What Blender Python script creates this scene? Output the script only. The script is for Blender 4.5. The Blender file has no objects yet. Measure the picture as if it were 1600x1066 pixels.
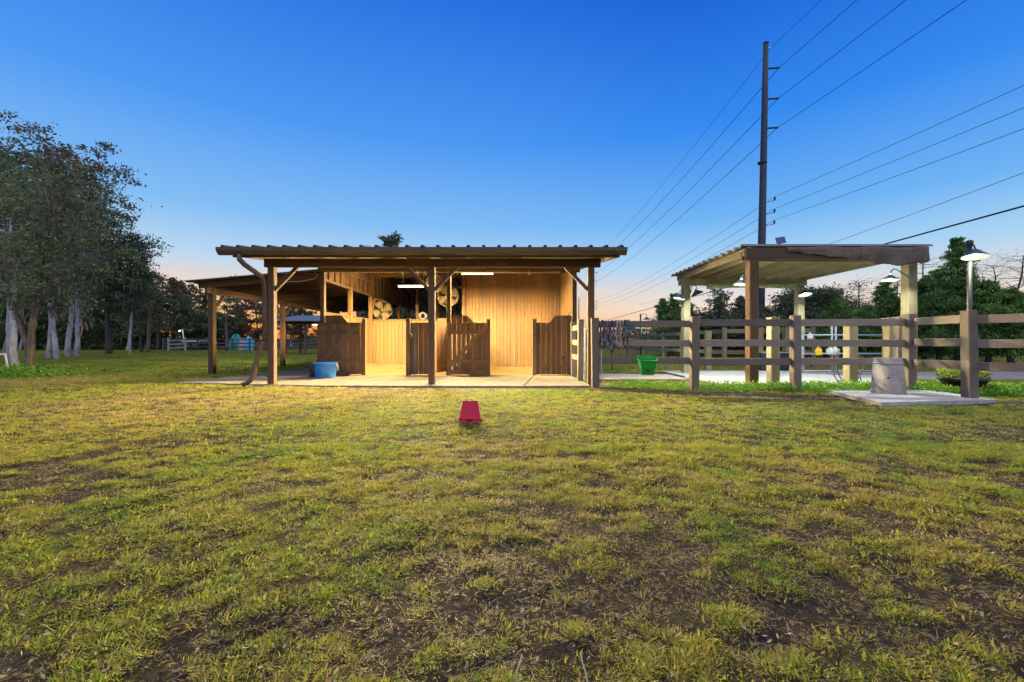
import bpy, math, random
import numpy as np
from mathutils import Vector, Matrix, Euler
R = math.radians
S = bpy.context.scene
C = S.collection
rng = np.random.default_rng(7)
random.seed(7)

# ------------------------------------------------------------------ camera, world, exposure
CAM_H, FPX, YH = 0.95, 667.0, 535.0          # metres, focal length in photo pixels, horizon row
cam = bpy.data.cameras.new('camera')
cam.lens = 15.0; cam.sensor_width = 36.0; cam.clip_start = 0.05; cam.clip_end = 3000
cam.shift_y = (YH - 533.0) / 1600.0
co = bpy.data.objects.new('camera', cam); C.objects.link(co)
co.location = (0, 0, CAM_H); co.rotation_euler = (R(90), 0, 0)
S.camera = co

def lin(r, g, b):
    f = lambda c: ((c/255+0.055)/1.055)**2.4 if c > 10 else c/255/12.92
    return (f(r), f(g), f(b), 1)

W = bpy.data.worlds.new('World'); S.world = W; W.use_nodes = True
nt = W.node_tree; nt.nodes.clear()
N = nt.nodes.new; L = nt.links.new
out = N('ShaderNodeOutputWorld'); bg = N('ShaderNodeBackground'); L(bg.outputs[0], out.inputs[0])
tc = N('ShaderNodeTexCoord'); sep = N('ShaderNodeSeparateXYZ'); L(tc.outputs['Generated'], sep.inputs[0])
def sky_ramp(stops):
    r = N('ShaderNodeValToRGB'); e = r.color_ramp.elements
    r.color_ramp.interpolation = 'B_SPLINE' if False else 'LINEAR'
    while len(e) < len(stops): e.new(0.5)
    for el, (p, c) in zip(e, stops): el.position = p; el.color = c
    L(sep.outputs['Z'], r.inputs[0]); return r
ra = sky_ramp([(0.0, lin(255,132,44)), (.036, lin(255,172,88)), (.072, lin(252,206,150)), (.115, lin(236,216,204)),
               (.168, lin(186,216,242)), (.255, lin(132,190,244)), (.42, lin(78,154,243)), (.64, lin(38,110,224)), (1.0, lin(20,66,160))])
rb = sky_ramp([(0.0, lin(238,196,162)), (.036, lin(248,216,188)), (.072, lin(246,226,208)), (.115, lin(220,221,224)),
               (.168, lin(170,212,244)), (.255, lin(112,180,244)), (.42, lin(53,139,240)), (.64, lin(20,90,210)), (1.0, lin(16,60,150))])
cx = N('ShaderNodeCombineXYZ'); L(sep.outputs['X'], cx.inputs[0]); L(sep.outputs['Y'], cx.inputs[1])
nm = N('ShaderNodeVectorMath'); nm.operation = 'NORMALIZE'; L(cx.outputs[0], nm.inputs[0])
dt = N('ShaderNodeVectorMath'); dt.operation = 'DOT_PRODUCT'; L(nm.outputs[0], dt.inputs[0])
SUN_AZ = R(-33); dt.inputs[1].default_value = (math.sin(SUN_AZ), math.cos(SUN_AZ), 0)
mr = N('ShaderNodeMapRange'); mr.interpolation_type = 'SMOOTHSTEP'
mr.inputs['From Min'].default_value = 0.50; mr.inputs['From Max'].default_value = 0.985
L(dt.outputs['Value'], mr.inputs['Value'])
mx = N('ShaderNodeMix'); mx.data_type = 'RGBA'
L(mr.outputs[0], mx.inputs[0]); L(rb.outputs[0], mx.inputs[6]); L(ra.outputs[0], mx.inputs[7])
L(mx.outputs[2], bg.inputs[0]); bg.inputs[1].default_value = 1.0

afterglow_fill = bpy.data.lights.new('afterglow_fill', 'SUN'); afterglow_fill.energy = 2.0; afterglow_fill.angle = R(110); afterglow_fill.color = (1.0, .92, .79)  # added soft fill from behind the camera, stands in for afterglow
so_ = bpy.data.objects.new('afterglow_fill', afterglow_fill); C.objects.link(so_); so_.location = (0,0,40); so_.rotation_euler = (R(28), 0, R(12))
vs = S.view_settings; vs.view_transform = 'Standard'; vs.look = 'None'; vs.exposure = 0.0; vs.gamma = 1.0; vs.use_curve_mapping = False
S.cycles.use_denoising = True
S.cycles.max_bounces = 6; S.cycles.diffuse_bounces = 4; S.cycles.transparent_max_bounces = 8
S.cycles.sample_clamp_indirect = 4.0; S.cycles.sample_clamp_direct = 9.0

TUBE_STRENGTH = 28000.0
BULB_STRENGTH = 2000.0
TUBE_COL = (1.0, 0.77, 0.36, 1)
BULB_COL = (0.90, 1.0, 0.84, 1)

# ------------------------------------------------------------------ helpers
def gp(px, py):                                # ground point under a photo pixel
    d = FPX*CAM_H/(py-YH); return ((px-800)/FPX*d, d)
def xat(px, d): return (px-800)/FPX*d
def zat(py, d): return (YH-py)/FPX*d + CAM_H

class MB:
    def __init__(s): s.v = []; s.f = []; s.smooth = []
    def add(s, vs, fs, sm=False):
        o = len(s.v); s.v += [tuple(p) for p in vs]; s.f += [tuple(i+o for i in f) for f in fs]; s.smooth += [sm]*len(fs); return s
    def box(s, c, size, rot=None, b=0.0):
        hx, hy, hz = size[0]/2, size[1]/2, size[2]/2
        if b <= 0:
            vs = [(x*hx, y*hy, z*hz) for z in (-1,1) for y in (-1,1) for x in (-1,1)]
            fs = [(0,2,3,1),(4,5,7,6),(0,1,5,4),(2,6,7,3),(0,4,6,2),(1,3,7,5)]
        else:
            b = min(b, hx*.45, hy*.45, hz*.45)
            vs = []; idx = {}
            for x in (-1,1):
                for y in (-1,1):
                    for z in (-1,1):
                        for k in range(3):
                            idx[x,y,z,k] = len(vs)
                            vs.append((x*(hx-(0 if k == 0 else b)), y*(hy-(0 if k == 1 else b)), z*(hz-(0 if k == 2 else b))))
            fs = []
            def q(*a): fs.append(tuple(idx[t] for t in a))
            for sg in (-1,1):
                r = [(-1,-1),(1,-1),(1,1),(-1,1)]
                q(*[(sg,y,z,0) for y,z in (r if sg > 0 else r[::-1])])
                q(*[(x,sg,z,1) for x,z in (r[::-1] if sg > 0 else r)])
                q(*[(x,y,sg,2) for x,y in (r if sg > 0 else r[::-1])])
            for a in (-1,1):
                for c2 in (-1,1):
                    q((a,c2,-1,0),(a,c2,1,0),(a,c2,1,1),(a,c2,-1,1))
                    q((a,-1,c2,0),(a,1,c2,0),(a,1,c2,2),(a,-1,c2,2))
                    q((-1,a,c2,1),(1,a,c2,1),(1,a,c2,2),(-1,a,c2,2))
            for x in (-1,1):
                for y in (-1,1):
                    for z in (-1,1): q((x,y,z,0),(x,y,z,1),(x,y,z,2))
        M = rot if rot is not None else Matrix.Identity(3)
        c = Vector(c)
        return s.add([M @ Vector(p) + c for p in vs], fs)
    def bar(s, p0, p1, w, h, b=0.0, up=(0,0,1)):   # w sideways, h along up
        p0, p1 = Vector(p0), Vector(p1); d = p1-p0; l = d.length; x = d.normalized()
        u = Vector(up)
        if abs(x.dot(u)) > .98: u = Vector((0,1,0))
        y = u.cross(x).normalized(); z = x.cross(y)
        M = Matrix((x, y, z)).transposed()
        return s.box((p0+p1)/2, (l, w, h), M, b)
    def tube(s, pts, r, n=8, cap=True, sm=True):
        pts = [Vector(p) for p in pts]; k = len(pts)
        rs = r if hasattr(r, '__len__') else [r]*k
        o = []; fs = []; prev = None
        for i, p in enumerate(pts):
            t = (pts[min(i+1,k-1)]-pts[max(i-1,0)])
            t = t.normalized() if t.length > 1e-9 else Vector((0,0,1))
            if prev is None: a = t.orthogonal().normalized()
            else:
                a = prev - t*prev.dot(t); a = a.normalized() if a.length > 1e-6 else t.orthogonal().normalized()
            prev = a; bb = t.cross(a)
            for j in range(n):
                th = 2*math.pi*j/n; o.append(p + (a*math.cos(th)+bb*math.sin(th))*rs[i])
        for i in range(k-1):
            for j in range(n):
                j2 = (j+1) % n; fs.append((i*n+j, i*n+j2, (i+1)*n+j2, (i+1)*n+j))
        s.add(o, fs, sm)
        if cap:
            m = len(s.v)-len(o)
            s.f.append(tuple(m+j for j in reversed(range(n)))); s.smooth.append(False)
            s.f.append(tuple(m+(k-1)*n+j for j in range(n))); s.smooth.append(False)
        return s
    def lathe(s, prof, c=(0,0,0), n=24, M=None, sm=True):
        o = []; fs = []; c = Vector(c); M = M or Matrix.Identity(3)
        for r, z in prof:
            for j in range(n):
                th = 2*math.pi*j/n; o.append(M @ Vector((r*math.cos(th), r*math.sin(th), z)) + c)
        for i in range(len(prof)-1):
            for j in range(n):
                j2 = (j+1) % n; fs.append((i*n+j, i*n+j2, (i+1)*n+j2, (i+1)*n+j))
        return s.add(o, fs, sm)
    def prism(s, poly, ax, lo, hi):                # poly 2-D points, extruded along ax ('x','y','z')
        n = len(poly)
        def mk(p, t): return {'x': (t,p[0],p[1]), 'y': (p[0],t,p[1]), 'z': (p[0],p[1],t)}[ax]
        vs = [mk(p, lo) for p in poly]+[mk(p, hi) for p in poly]
        fs = [tuple(reversed(range(n))), tuple(range(n,2*n))]+[(i,(i+1)%n,n+(i+1)%n,n+i) for i in range(n)]
        return s.add(vs, fs)

OFF = {}
def mesh_of(name, mb, mat, off=(0,0,0)):
    me = bpy.data.meshes.new(name)
    me.from_pydata([(x-off[0], y-off[1], z-off[2]) for x,y,z in mb.v], [], mb.f)
    me.polygons.foreach_set('use_smooth', mb.smooth)
    me.update()
    if mat is not None: me.materials.append(mat)
    return me
def fixn(me):
    import bmesh
    bm = bmesh.new(); bm.from_mesh(me); bmesh.ops.recalc_face_normals(bm, faces=bm.faces); bm.to_mesh(me); bm.free()
def tag(o, label=None, cat=None, group=None, kind=None):
    if label: o['label'] = label
    if cat: o['category'] = cat
    if group: o['group'] = group
    if kind: o['kind'] = kind
    return o
def thing(name, loc, label, cat, group=None):
    o = bpy.data.objects.new(name, None); C.objects.link(o); o.location = loc; OFF[o.name] = tuple(loc)
    o.empty_display_size = .1
    return tag(o, label, cat, group)
def part(name, mb, mat, parent=None, label=None, kind=None, loc=None, fix=True):
    """geometry given in world metres; becomes a child of parent"""
    off = OFF.get(parent.name, (0,0,0)) if parent else (loc or (0,0,0))
    me = mesh_of(name, mb, mat, off)
    if fix: fixn(me)
    o = bpy.data.objects.new(name, me); C.objects.link(o)
    if parent: o.parent = parent; OFF[o.name] = off
    else: o.location = off; OFF[o.name] = off
    return tag(o, label, kind=kind)
def put(name, me, parent, wpos, rot=(0,0,0), scale=None):
    o = bpy.data.objects.new(name, me); C.objects.link(o); o.parent = parent
    off = OFF.get(parent.name, (0,0,0)) if parent else (0,0,0)
    o.location = Vector(wpos)-Vector(off); o.rotation_euler = rot
    if scale: o.scale = scale
    return o
_cache = {}
def piece(name, size, mat, b=0.004):
    k = (name, tuple(round(x,4) for x in size), mat.name, b)
    if k not in _cache: me = mesh_of(name, MB().box((0,0,0), size, None, b), mat); fixn(me); _cache[k] = me
    return _cache[k]
def copy_tree(o, parent=None):
    c = o.copy(); C.objects.link(c)
    if parent: c.parent = parent
    for ch in o.children: copy_tree(ch, c)
    return c

# ------------------------------------------------------------------ materials
def newmat(name):
    m = bpy.data.materials.new(name); m.use_nodes = True
    t = m.node_tree; b = t.nodes['Principled BSDF']; return m, t, b
def nd(t, typ, **kw):
    n = t.nodes.new(typ)
    for k, v in kw.items(): setattr(n, k, v)
    return n
def mixc(t, fac, a, b, blend='MIX'):
    n = nd(t, 'ShaderNodeMix', data_type='RGBA', blend_type=blend)
    for s, v in ((0,fac),(6,a),(7,b)):
        if isinstance(v, bpy.types.NodeSocket): t.links.new(v, n.inputs[s])
        else: n.inputs[s].default_value = v
    return n.outputs[2]
def noise(t, vec, scale, detail=4, rough=.6):
    n = nd(t, 'ShaderNodeTexNoise'); n.inputs['Scale'].default_value = scale; n.inputs['Detail'].default_value = detail; n.inputs['Roughness'].default_value = rough
    if vec is not None: t.links.new(vec, n.inputs['Vector'])
    return n
def ramp(t, fac, stops):
    r = nd(t, 'ShaderNodeValToRGB'); e = r.color_ramp.elements
    while len(e) < len(stops): e.new(.5)
    for el, (p, c) in zip(e, stops): el.position = p; el.color = c if len(c) == 4 else (*c, 1)
    t.links.new(fac, r.inputs[0]); return r.outputs[0]
def sc(c, k): return (min(1,c[0]*k), min(1,c[1]*k), min(1,c[2]*k), 1)
def bump(t, b, h, strength=.4, dist=.01):
    n = nd(t, 'ShaderNodeBump'); n.inputs['Strength'].default_value = strength; n.inputs['Distance'].default_value = dist
    t.links.new(h, n.inputs['Height']); t.links.new(n.outputs[0], b.inputs['Normal'])
def wood(name, col, axis='z', var=.35, rough=.75, stain=(.05,.045,.04), stain_amt=.35, grain=1.0):
    m, t, b = newmat(name)
    tcn = nd(t, 'ShaderNodeTexCoord'); oi = nd(t, 'ShaderNodeObjectInfo')
    ad = nd(t, 'ShaderNodeVectorMath', operation='ADD'); t.links.new(tcn.outputs['Object'], ad.inputs[0])
    mu = nd(t, 'ShaderNodeVectorMath', operation='SCALE'); mu.inputs[0].default_value = (37,51,23); t.links.new(oi.outputs['Random'], mu.inputs['Scale'])
    t.links.new(mu.outputs[0], ad.inputs[1])
    mp = nd(t, 'ShaderNodeMapping'); t.links.new(ad.outputs[0], mp.inputs['Vector'])
    sx = {'x': (1.2,22,22), 'y': (22,1.2,22), 'z': (22,22,1.2)}[axis]; mp.inputs['Scale'].default_value = sx
    g = noise(t, mp.outputs[0], 2.2, 6, .65)
    big = noise(t, ad.outputs[0], 1.7, 4, .6)
    c1 = ramp(t, g.outputs['Fac'], [(.25, sc(col, 1-var)), (.55, sc(col,1)), (.8, sc(col, 1+var*.7))])
    f2 = ramp(t, big.outputs['Fac'], [(.42, (0,0,0)), (.72, (stain_amt,)*3)])
    c2 = mixc(t, f2, c1, (*stain, 1))
    hv = nd(t, 'ShaderNodeMapRange'); hv.inputs['To Min'].default_value = .68; hv.inputs['To Max'].default_value = 1.25
    t.links.new(oi.outputs['Random'], hv.inputs['Value'])
    hs = nd(t, 'ShaderNodeHueSaturation'); t.links.new(hv.outputs[0], hs.inputs['Value']); t.links.new(c2, hs.inputs['Color'])
    t.links.new(hs.outputs[0], b.inputs['Base Color'])
    b.inputs['Roughness'].default_value = rough; b.inputs['Specular IOR Level'].default_value = .3
    bump(t, b, g.outputs['Fac'], .35*grain, .006)
    return m
def plain(name, col, rough=.5, metal=0.0, var=.15, scale=6, dirt=None, dirt_amt=.3, spec=.5, bmp=.1):
    m, t, b = newmat(name)
    tcn = nd(t, 'ShaderNodeTexCoord')
    n = noise(t, tcn.outputs['Object'], scale, 5, .6)
    c = ramp(t, n.outputs['Fac'], [(.3, sc(col,1-var)), (.7, sc(col,1+var))])
    if dirt:
        n2 = noise(t, tcn.outputs['Object'], scale*.35, 6, .65)
        c = mixc(t, ramp(t, n2.outputs['Fac'], [(.45,(0,0,0)),(.7,(dirt_amt,)*3)]), c, (*dirt,1))
    t.links.new(c, b.inputs['Base Color']); b.inputs['Roughness'].default_value = rough; b.inputs['Metallic'].default_value = metal
    b.inputs['Specular IOR Level'].default_value = spec
    if bmp: bump(t, b, n.outputs['Fac'], bmp, .01)
    return m
def emis(name, col, st):
    m, t, b = newmat(name)
    b.inputs['Base Color'].default_value = (.8,.8,.8,1)
    b.inputs['Emission Color'].default_value = col; b.inputs['Emission Strength'].default_value = st
    return m
def leafmat(name, c1, c2, c3=None, transl=.3, attr=False):
    m, t, b = newmat(name)
    ge = nd(t, 'ShaderNodeNewGeometry'); tcn = nd(t, 'ShaderNodeTexCoord')
    n = noise(t, tcn.outputs['Object'], .8, 4, .6)
    mm = nd(t, 'ShaderNodeMath', operation='ADD'); t.links.new(n.outputs['Fac'], mm.inputs[0])
    m2 = nd(t, 'ShaderNodeMath', operation='MULTIPLY_ADD'); m2.inputs[1].default_value = .5; m2.inputs[2].default_value = -.25
    t.links.new(ge.outputs['Random Per Island'], m2.inputs[0]); t.links.new(m2.outputs[0], mm.inputs[1])
    st = [(.3, c1), (.55, c2)]+([(.75, c3)] if c3 else [])
    c = ramp(t, mm.outputs[0], st)
    t.links.new(c, b.inputs['Base Color']); b.inputs['Roughness'].default_value = .6; b.inputs['Specular IOR Level'].default_value = .25
    tr = nd(t, 'ShaderNodeBsdfTranslucent'); t.links.new(c, tr.inputs['Color'])
    ms = nd(t, 'ShaderNodeMixShader'); ms.inputs[0].default_value = transl
    t.links.new(b.outputs[0], ms.inputs[1]); t.links.new(tr.outputs[0], ms.inputs[2])
    t.links.new(ms.outputs[0], t.nodes['Material Output'].inputs['Surface'])
    return m

BROWN = (.12,.066,.036); TAN = (.088,.043,.0125)
M = {}
M['deck'] = wood('deck_wood', (.40,.36,.15), 'x', .3, stain=(.2,.17,.07), stain_amt=.5)
for ax in 'xyz':
    M['brown_'+ax] = wood('brown_wood_'+ax, BROWN, ax)
    M['tan_'+ax] = wood('tan_wood_'+ax, TAN, ax, .22, stain=(.05,.026,.012), stain_amt=.5)
    M['fence_'+ax] = wood('fence_wood_'+ax, (.21,.17,.14), ax, .35, stain=(.11,.095,.085), stain_amt=.5)
    M['treated_'+ax] = wood('treated_wood_'+ax, (.25,.215,.135), ax, .35, stain=(.11,.095,.06), stain_amt=.5)
    M['dark_'+ax] = wood('dark_wood_'+ax, (.12,.075,.05), ax, .35)
    M['far_'+ax] = wood('grey_wood_'+ax, (.11,.11,.105), ax, .3)
M['roof'] = plain('roof_metal', (.16,.14,.125), .45, .35, .2, 4, (.10,.07,.05), .5)
M['roofin'] = plain('roof_liner', (.10,.075,.055), .6, .1, .3, 3)
M['gutter'] = plain('gutter_metal', (.085,.06,.048), .4, .1, .2, 5, (.14,.10,.07), .4)
M['conc'] = plain('concrete', (.17,.15,.125), .85, 0, .3, 9, (.085,.07,.055), .65, .3, .25)
M['concgrey'] = plain('grey_concrete', (.36,.36,.36), .85, 0, .22, 14, (.22,.21,.21), .6, .3, .3)
M['pipe'] = plain('well_concrete', (.34,.30,.285), .9, 0, .2, 16, (.20,.17,.16), .6, .3, .5)
M['sand'] = plain('shavings', (.12,.078,.032), .95, 0, .3, 22, (.08,.05,.02), .5, .1, .8)
M['gravel'] = plain('gravel', (.30,.27,.24), .95, 0, .45, 40, (.20,.18,.14), .6, .2, .8)
M['galv'] = plain('galvanised', (.45,.50,.55), .4, .7, .12, 12)
M['steel_pole'] = plain('pole_steel', (.028,.038,.058), .55, .2, .12, 3)
M['wire'] = plain('wire_black', (.02,.022,.028), .6, .2, .1, 4, bmp=0)
M['white'] = plain('white_paint', (.72,.72,.70), .5, 0, .1, 12, (.4,.38,.33), .4)
M['palefar'] = plain('pale_weathered', (.36,.36,.36), .7)
M['hood'] = plain('hood_enamel', (.16,.16,.15), .6)
M['black'] = plain('black_nylon', (.02,.02,.022), .7, 0, .3, 20)
M['blackpl'] = plain('black_plastic', (.025,.025,.028), .45, 0, .2, 12)
M['teal'] = plain('teal_enamel', (.018,.05,.055), .35, .1, .15, 10)
M['bluegrey'] = plain('bluegrey_enamel', (.10,.17,.24), .35, .1, .15, 10)
M['shadein'] = plain('shade_inner', (.20,.21,.19), .4, 0, .05, 10, bmp=0)
M['red'] = plain('red_plastic', (.62,.004,.055), .6, 0, .15, 9, (.22,.02,.03), .4)
M['backlit_rim'] = plain('red_plastic_backlit', (.50,.10,.10), .3)  # paler red: light shining through the tub's edge put into the colour
M['green'] = plain('green_plastic', (.02,.36,.05), .35, 0, .15, 9, (.02,.2,.03), .4)
M['blue'] = plain('blue_plastic', (.02,.20,.70), .35, 0, .15, 7, (.10,.19,.30), .4)
M['rope'] = plain('rope_beige', (.55,.48,.36), .9, 0, .2, 40)
M['tarp'] = plain('shade_cloth_brown', (.16,.125,.10), .85, 0, .25, 7, (.07,.05,.04), .5, .2, .3)
M['tarpgreen'] = plain('shade_cloth_green', (.28,.31,.14), .85, 0, .25, 7, bmp=.3)
M['panel'] = plain('solar_cells', (.03,.07,.20), .2, 0, .1, 20)
M['fancage'] = plain('fan_cage', (.12,.10,.06), .5, .3, .2, 12)
M['fanblade'] = plain('fan_blade', (.15,.10,.04), .5, .1, .2, 12)
M['paleblue'] = plain('pale_blue_vinyl', (.10,.42,.70), .5, 0, .2, 3)
M['tealv'] = plain('teal_vinyl', (.01,.28,.27), .5, 0, .2, 3)
M['yellow'] = plain('yellow_plastic', (.75,.45,.02), .45, 0, .15, 12)
M['soil'] = plain('potting_soil', (.05,.038,.028), .95, 0, .4, 30)
M['water'] = plain('puddle_water', (.10,.10,.10), .05, 0, .1, 4, bmp=0)
M['tube'] = emis('lit_tube', TUBE_COL, TUBE_STRENGTH)
M['tube_soft'] = emis('lit_tube_soft', TUBE_COL, TUBE_STRENGTH*.72)
M['bulbfront'] = emis('lit_bulb_front', (.95,1,.80,1), BULB_STRENGTH*2.8)
M['bulb'] = emis('lit_bulb', BULB_COL, BULB_STRENGTH)
M['bulbwarm'] = emis('lit_bulb_warm', (1,.93,.70,1), 700)
M['farlamp'] = emis('far_lit_lamp', (.9,1,.9,1), 9)
def barkmat(name, c, c2):
    m, t, b = newmat(name); tcn = nd(t, 'ShaderNodeTexCoord'); mp = nd(t, 'ShaderNodeMapping')
    t.links.new(tcn.outputs['Object'], mp.inputs[0]); mp.inputs['Scale'].default_value = (5,5,1.6)
    n = noise(t, mp.outputs[0], 2.0, 7, .7)
    t.links.new(ramp(t, n.outputs['Fac'], [(.35,c2),(.62,c)]), b.inputs['Base Color']); b.inputs['Roughness'].default_value = .9
    bump(t, b, n.outputs['Fac'], .8, .04); return m
M['bark_pale'] = barkmat('bark_pale', (.50,.50,.52), (.20,.19,.19))
M['bark_brown'] = barkmat('bark_brown', (.21,.15,.10), (.07,.05,.035))
M['bark_dark'] = barkmat('bark_dark', (.09,.075,.065), (.04,.034,.03))
M['leaf_oak'] = leafmat('leaf_oak', (.095,.135,.06), (.17,.22,.09), (.25,.29,.12))
M['leaf_dark'] = leafmat('leaf_dark', (.065,.095,.055), (.13,.165,.085), (.20,.23,.12))
M['leaf_cyp'] = leafmat('leaf_cypress', (.09,.10,.05), (.17,.13,.065), (.22,.115,.055))
M['leaf_rust'] = leafmat('leaf_rust', (.12,.06,.035), (.17,.095,.05), (.20,.13,.07))
M['leaf_cedar'] = leafmat('leaf_cedar', (.06,.14,.035), (.14,.27,.06), (.24,.38,.08))
M['leaf_moss'] = leafmat('leaf_moss', (.13,.10,.075), (.19,.145,.105), (.24,.19,.14))
M['leaf_weed'] = leafmat('leaf_weed', (.10,.22,.02), (.18,.36,.035), (.27,.45,.06))
M['leaf_palm'] = leafmat('leaf_palm', (.03,.055,.022), (.06,.095,.035))

# ------------------------------------------------------------------ ground
def vnoise(x, y, seed=0):
    xi = np.floor(x).astype(np.int64); yi = np.floor(y).astype(np.int64); xf = x-xi; yf = y-yi
    def h(a, b):
        n = (a*374761393 + b*668265263 + seed*974634777) & 0xffffffff
        n = ((n ^ (n >> 13))*1274126177) & 0xffffffff
        return ((n ^ (n >> 16)) & 0xffff)/65535.0
    u = xf*xf*(3-2*xf); v = yf*yf*(3-2*yf)
    return (h(xi,yi)*(1-u)+h(xi+1,yi)*u)*(1-v) + (h(xi,yi+1)*(1-u)+h(xi+1,yi+1)*u)*v
def fbm(x, y, seed=0, o=4):
    s = np.zeros_like(x); a = .5; f = 1.0; tot = 0
    for k in range(o): s += a*vnoise(x*f, y*f, seed+k*17); tot += a; a *= .55; f *= 2.03
    return s/tot
SLAB_FRONT = 8.95
def sstep(a, b, x): t = np.clip((x-a)/(b-a), 0, 1); return t*t*(3-2*t)
def seg_dist(x, y, x0, y0, x1, y1):
    dx, dy = x1-x0, y1-y0; t = np.clip(((x-x0)*dx+(y-y0)*dy)/(dx*dx+dy*dy), 0, 1)
    return np.hypot(x-x0-t*dx, y-y0-t*dy)
def bare_at(x, y):
    """how bare the soil is, 0 lawn .. 1 earth"""
    n = fbm(x*.7, y*1.0, 3); n2 = fbm(x*3.0, y*4.2, 11); n3 = fbm(x*9, y*12, 29, 3)
    near = 1-sstep(2.6, 6.0, y)
    lim = .56 - .095*near
    b = sstep(lim, lim+.12, n*.30+n2*.34+n3*.36)
    # worn strip along the slab edge
    e = 1-sstep(.06, .42, np.abs(y-(SLAB_FRONT-.22)) + .35*(n2-.5)); e = np.where((x > -3.4) & (x < 2.2), e, 0)
    b = np.maximum(b, e)
    # trodden earth along the fence with the fence's shadow put in, widening right
    q = np.minimum(seg_dist(x, y, 1.9, 8.5, 4.4, 7.55), seg_dist(x, y, 4.4, 7.55, 9.5, 6.0))
    b = np.maximum(b, (1-sstep(.15, .62, q+.5*(n2-.5)))*.95)
    # paddock earth on the right side
    b = np.maximum(b, (1-sstep(.3, 1.2, np.hypot((x-5.6)*.7, (y-4.3)*1.6)+.8*(n2-.5)))*.8)
    # yard behind the fence
    b = np.maximum(b, sstep(9.4, 10.4, y+.6*(n2-.5))*(x > 1.9)*(1-sstep(13, 14, y))*(x < 5)*.7)
    return np.clip(b, 0, 1)
def zground(x, y):
    r = np.hypot(x, y)
    a = .035*(fbm(x*1.1, y*1.1, 41)-.5) + .03*(fbm(x*4, y*4, 43, 3)-.5)
    a = a*(1-sstep(7.2, 8.4, y))*(1-sstep(3.0, 5, np.abs(x)-2.0)*0)
    a = a - .010*bare_at(x, y)*(1-sstep(7.2, 8.4, y))
    return a
def axis(lo, hi, fine, far, g=1.14):
    a = list(np.arange(lo, hi+1e-6, fine)); s = fine; p = a[-1]
    while p < far: s *= g; p += s; a.append(p)
    s = fine; p = a[0]; pre = []
    while p > -far: s *= g; p -= s; pre.append(p)
    return np.array(pre[::-1]+a)
gx = axis(-11, 10.5, .085, 900); gy = axis(.9, 9.6, .07, 900)
GX, GY = np.meshgrid(gx, gy); GZ = zground(GX, GY)
GZ = GZ - .02*0
nv = GX.size; ny, nx = GX.shape
gm = bpy.data.meshes.new('ground')
vv = np.stack([GX.ravel(), GY.ravel(), GZ.ravel()], 1)
ii = np.arange(nv).reshape(ny, nx)
ff = np.stack([ii[:-1,:-1], ii[:-1,1:], ii[1:,1:], ii[1:,:-1]], -1).reshape(-1,4)
def np_mesh(me, v, f):
    k = f.shape[1]
    me.vertices.add(len(v)); me.vertices.foreach_set('co', v.astype(np.float32).ravel())
    me.loops.add(f.size); me.loops.foreach_set('vertex_index', f.astype(np.int32).ravel())
    me.polygons.add(len(f)); me.polygons.foreach_set('loop_start', np.arange(0, f.size, k, dtype=np.int32))
    me.update(calc_edges=True); me.validate()
np_mesh(gm, vv, ff)
gm.polygons.foreach_set('use_smooth', np.ones(len(ff), bool))
at = gm.attributes.new('bare', 'FLOAT', 'POINT'); at.data.foreach_set('value', bare_at(GX, GY).ravel().astype(np.float32))
m, t, b = newmat('turf_soil')
tcn = nd(t, 'ShaderNodeTexCoord'); an = nd(t, 'ShaderNodeAttribute', attribute_name='bare')
n1 = noise(t, tcn.outputs['Object'], 26, 6, .7); n2 = noise(t, tcn.outputs['Object'], 1.6, 5, .6); n3 = noise(t, tcn.outputs['Object'], 110, 3, .6)
turf = ramp(t, n1.outputs['Fac'], [(.3,(.018,.016,.008)),(.5,(.045,.04,.018)),(.7,(.11,.095,.04))])
turf = mixc(t, ramp(t, n2.outputs['Fac'], [(.4,(0,0,0)),(.65,(.45,)*3)]), turf, (.08,.062,.03,1))
soil = ramp(t, n1.outputs['Fac'], [(.3,(.016,.012,.010)),(.5,(.040,.031,.025)),(.66,(.10,.078,.06)),(.8,(.20,.157,.12))])
t.links.new(mixc(t, an.outputs['Fac'], turf, soil), b.inputs['Base Color']); b.inputs['Roughness'].default_value = 1; b.inputs['Specular IOR Level'].default_value = .1
mmn = nd(t, 'ShaderNodeMath', operation='ADD'); t.links.new(n1.outputs['Fac'], mmn.inputs[0]); t.links.new(n3.outputs['Fac'], mmn.inputs[1])
bump(t, b, mmn.outputs[0], 1.0, .02)
gm.materials.append(m)
ground = bpy.data.objects.new('ground', gm); C.objects.link(ground); tag(ground, kind='structure')

def sheet(name, poly, z, mat, thick=.12):
    """a slab given by its outline, top at z"""
    o = part(name, MB().prism(poly, 'z', z-thick, z), mat); tag(o, kind='structure'); return o
# concrete apron of the barn: separate pours with open joints
apron = bpy.data.objects.new('pavement', None); C.objects.link(apron); tag(apron, kind='structure'); OFF[apron.name] = (0,0,0)
def slab_piece(poly): return part('slab', MB().prism(poly, 'z', -.10, .035), M['conc'], apron)
j = .012
slab_piece([(-7.7,9.75),(-4.15-j,9.05),(-3.55-j,11.88),(-7.4,12.9)])
slab_piece([(-4.15+j,9.04),(-1.75-j,SLAB_FRONT),(-1.75-j,10.3-j),(-3.86+j,10.3-j)])
slab_piece([(-3.86+j,10.3+j),(-1.75-j,10.3+j),(-1.75-j,11.88),(-3.55+j,11.88)])
slab_piece([(-1.75+j,SLAB_FRONT),(.24-j,SLAB_FRONT-.02),(.62-j,11.88),(-1.75+j,11.88)])
slab_piece([(.24+j,SLAB_FRONT-.02),(1.66,8.98),(1.62,11.88),(.62+j,11.88)])
slab_piece([(-7.4,13.0),(-5.4,12.4),(-5.4,15.5),(-6.9,15.6)])
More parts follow.
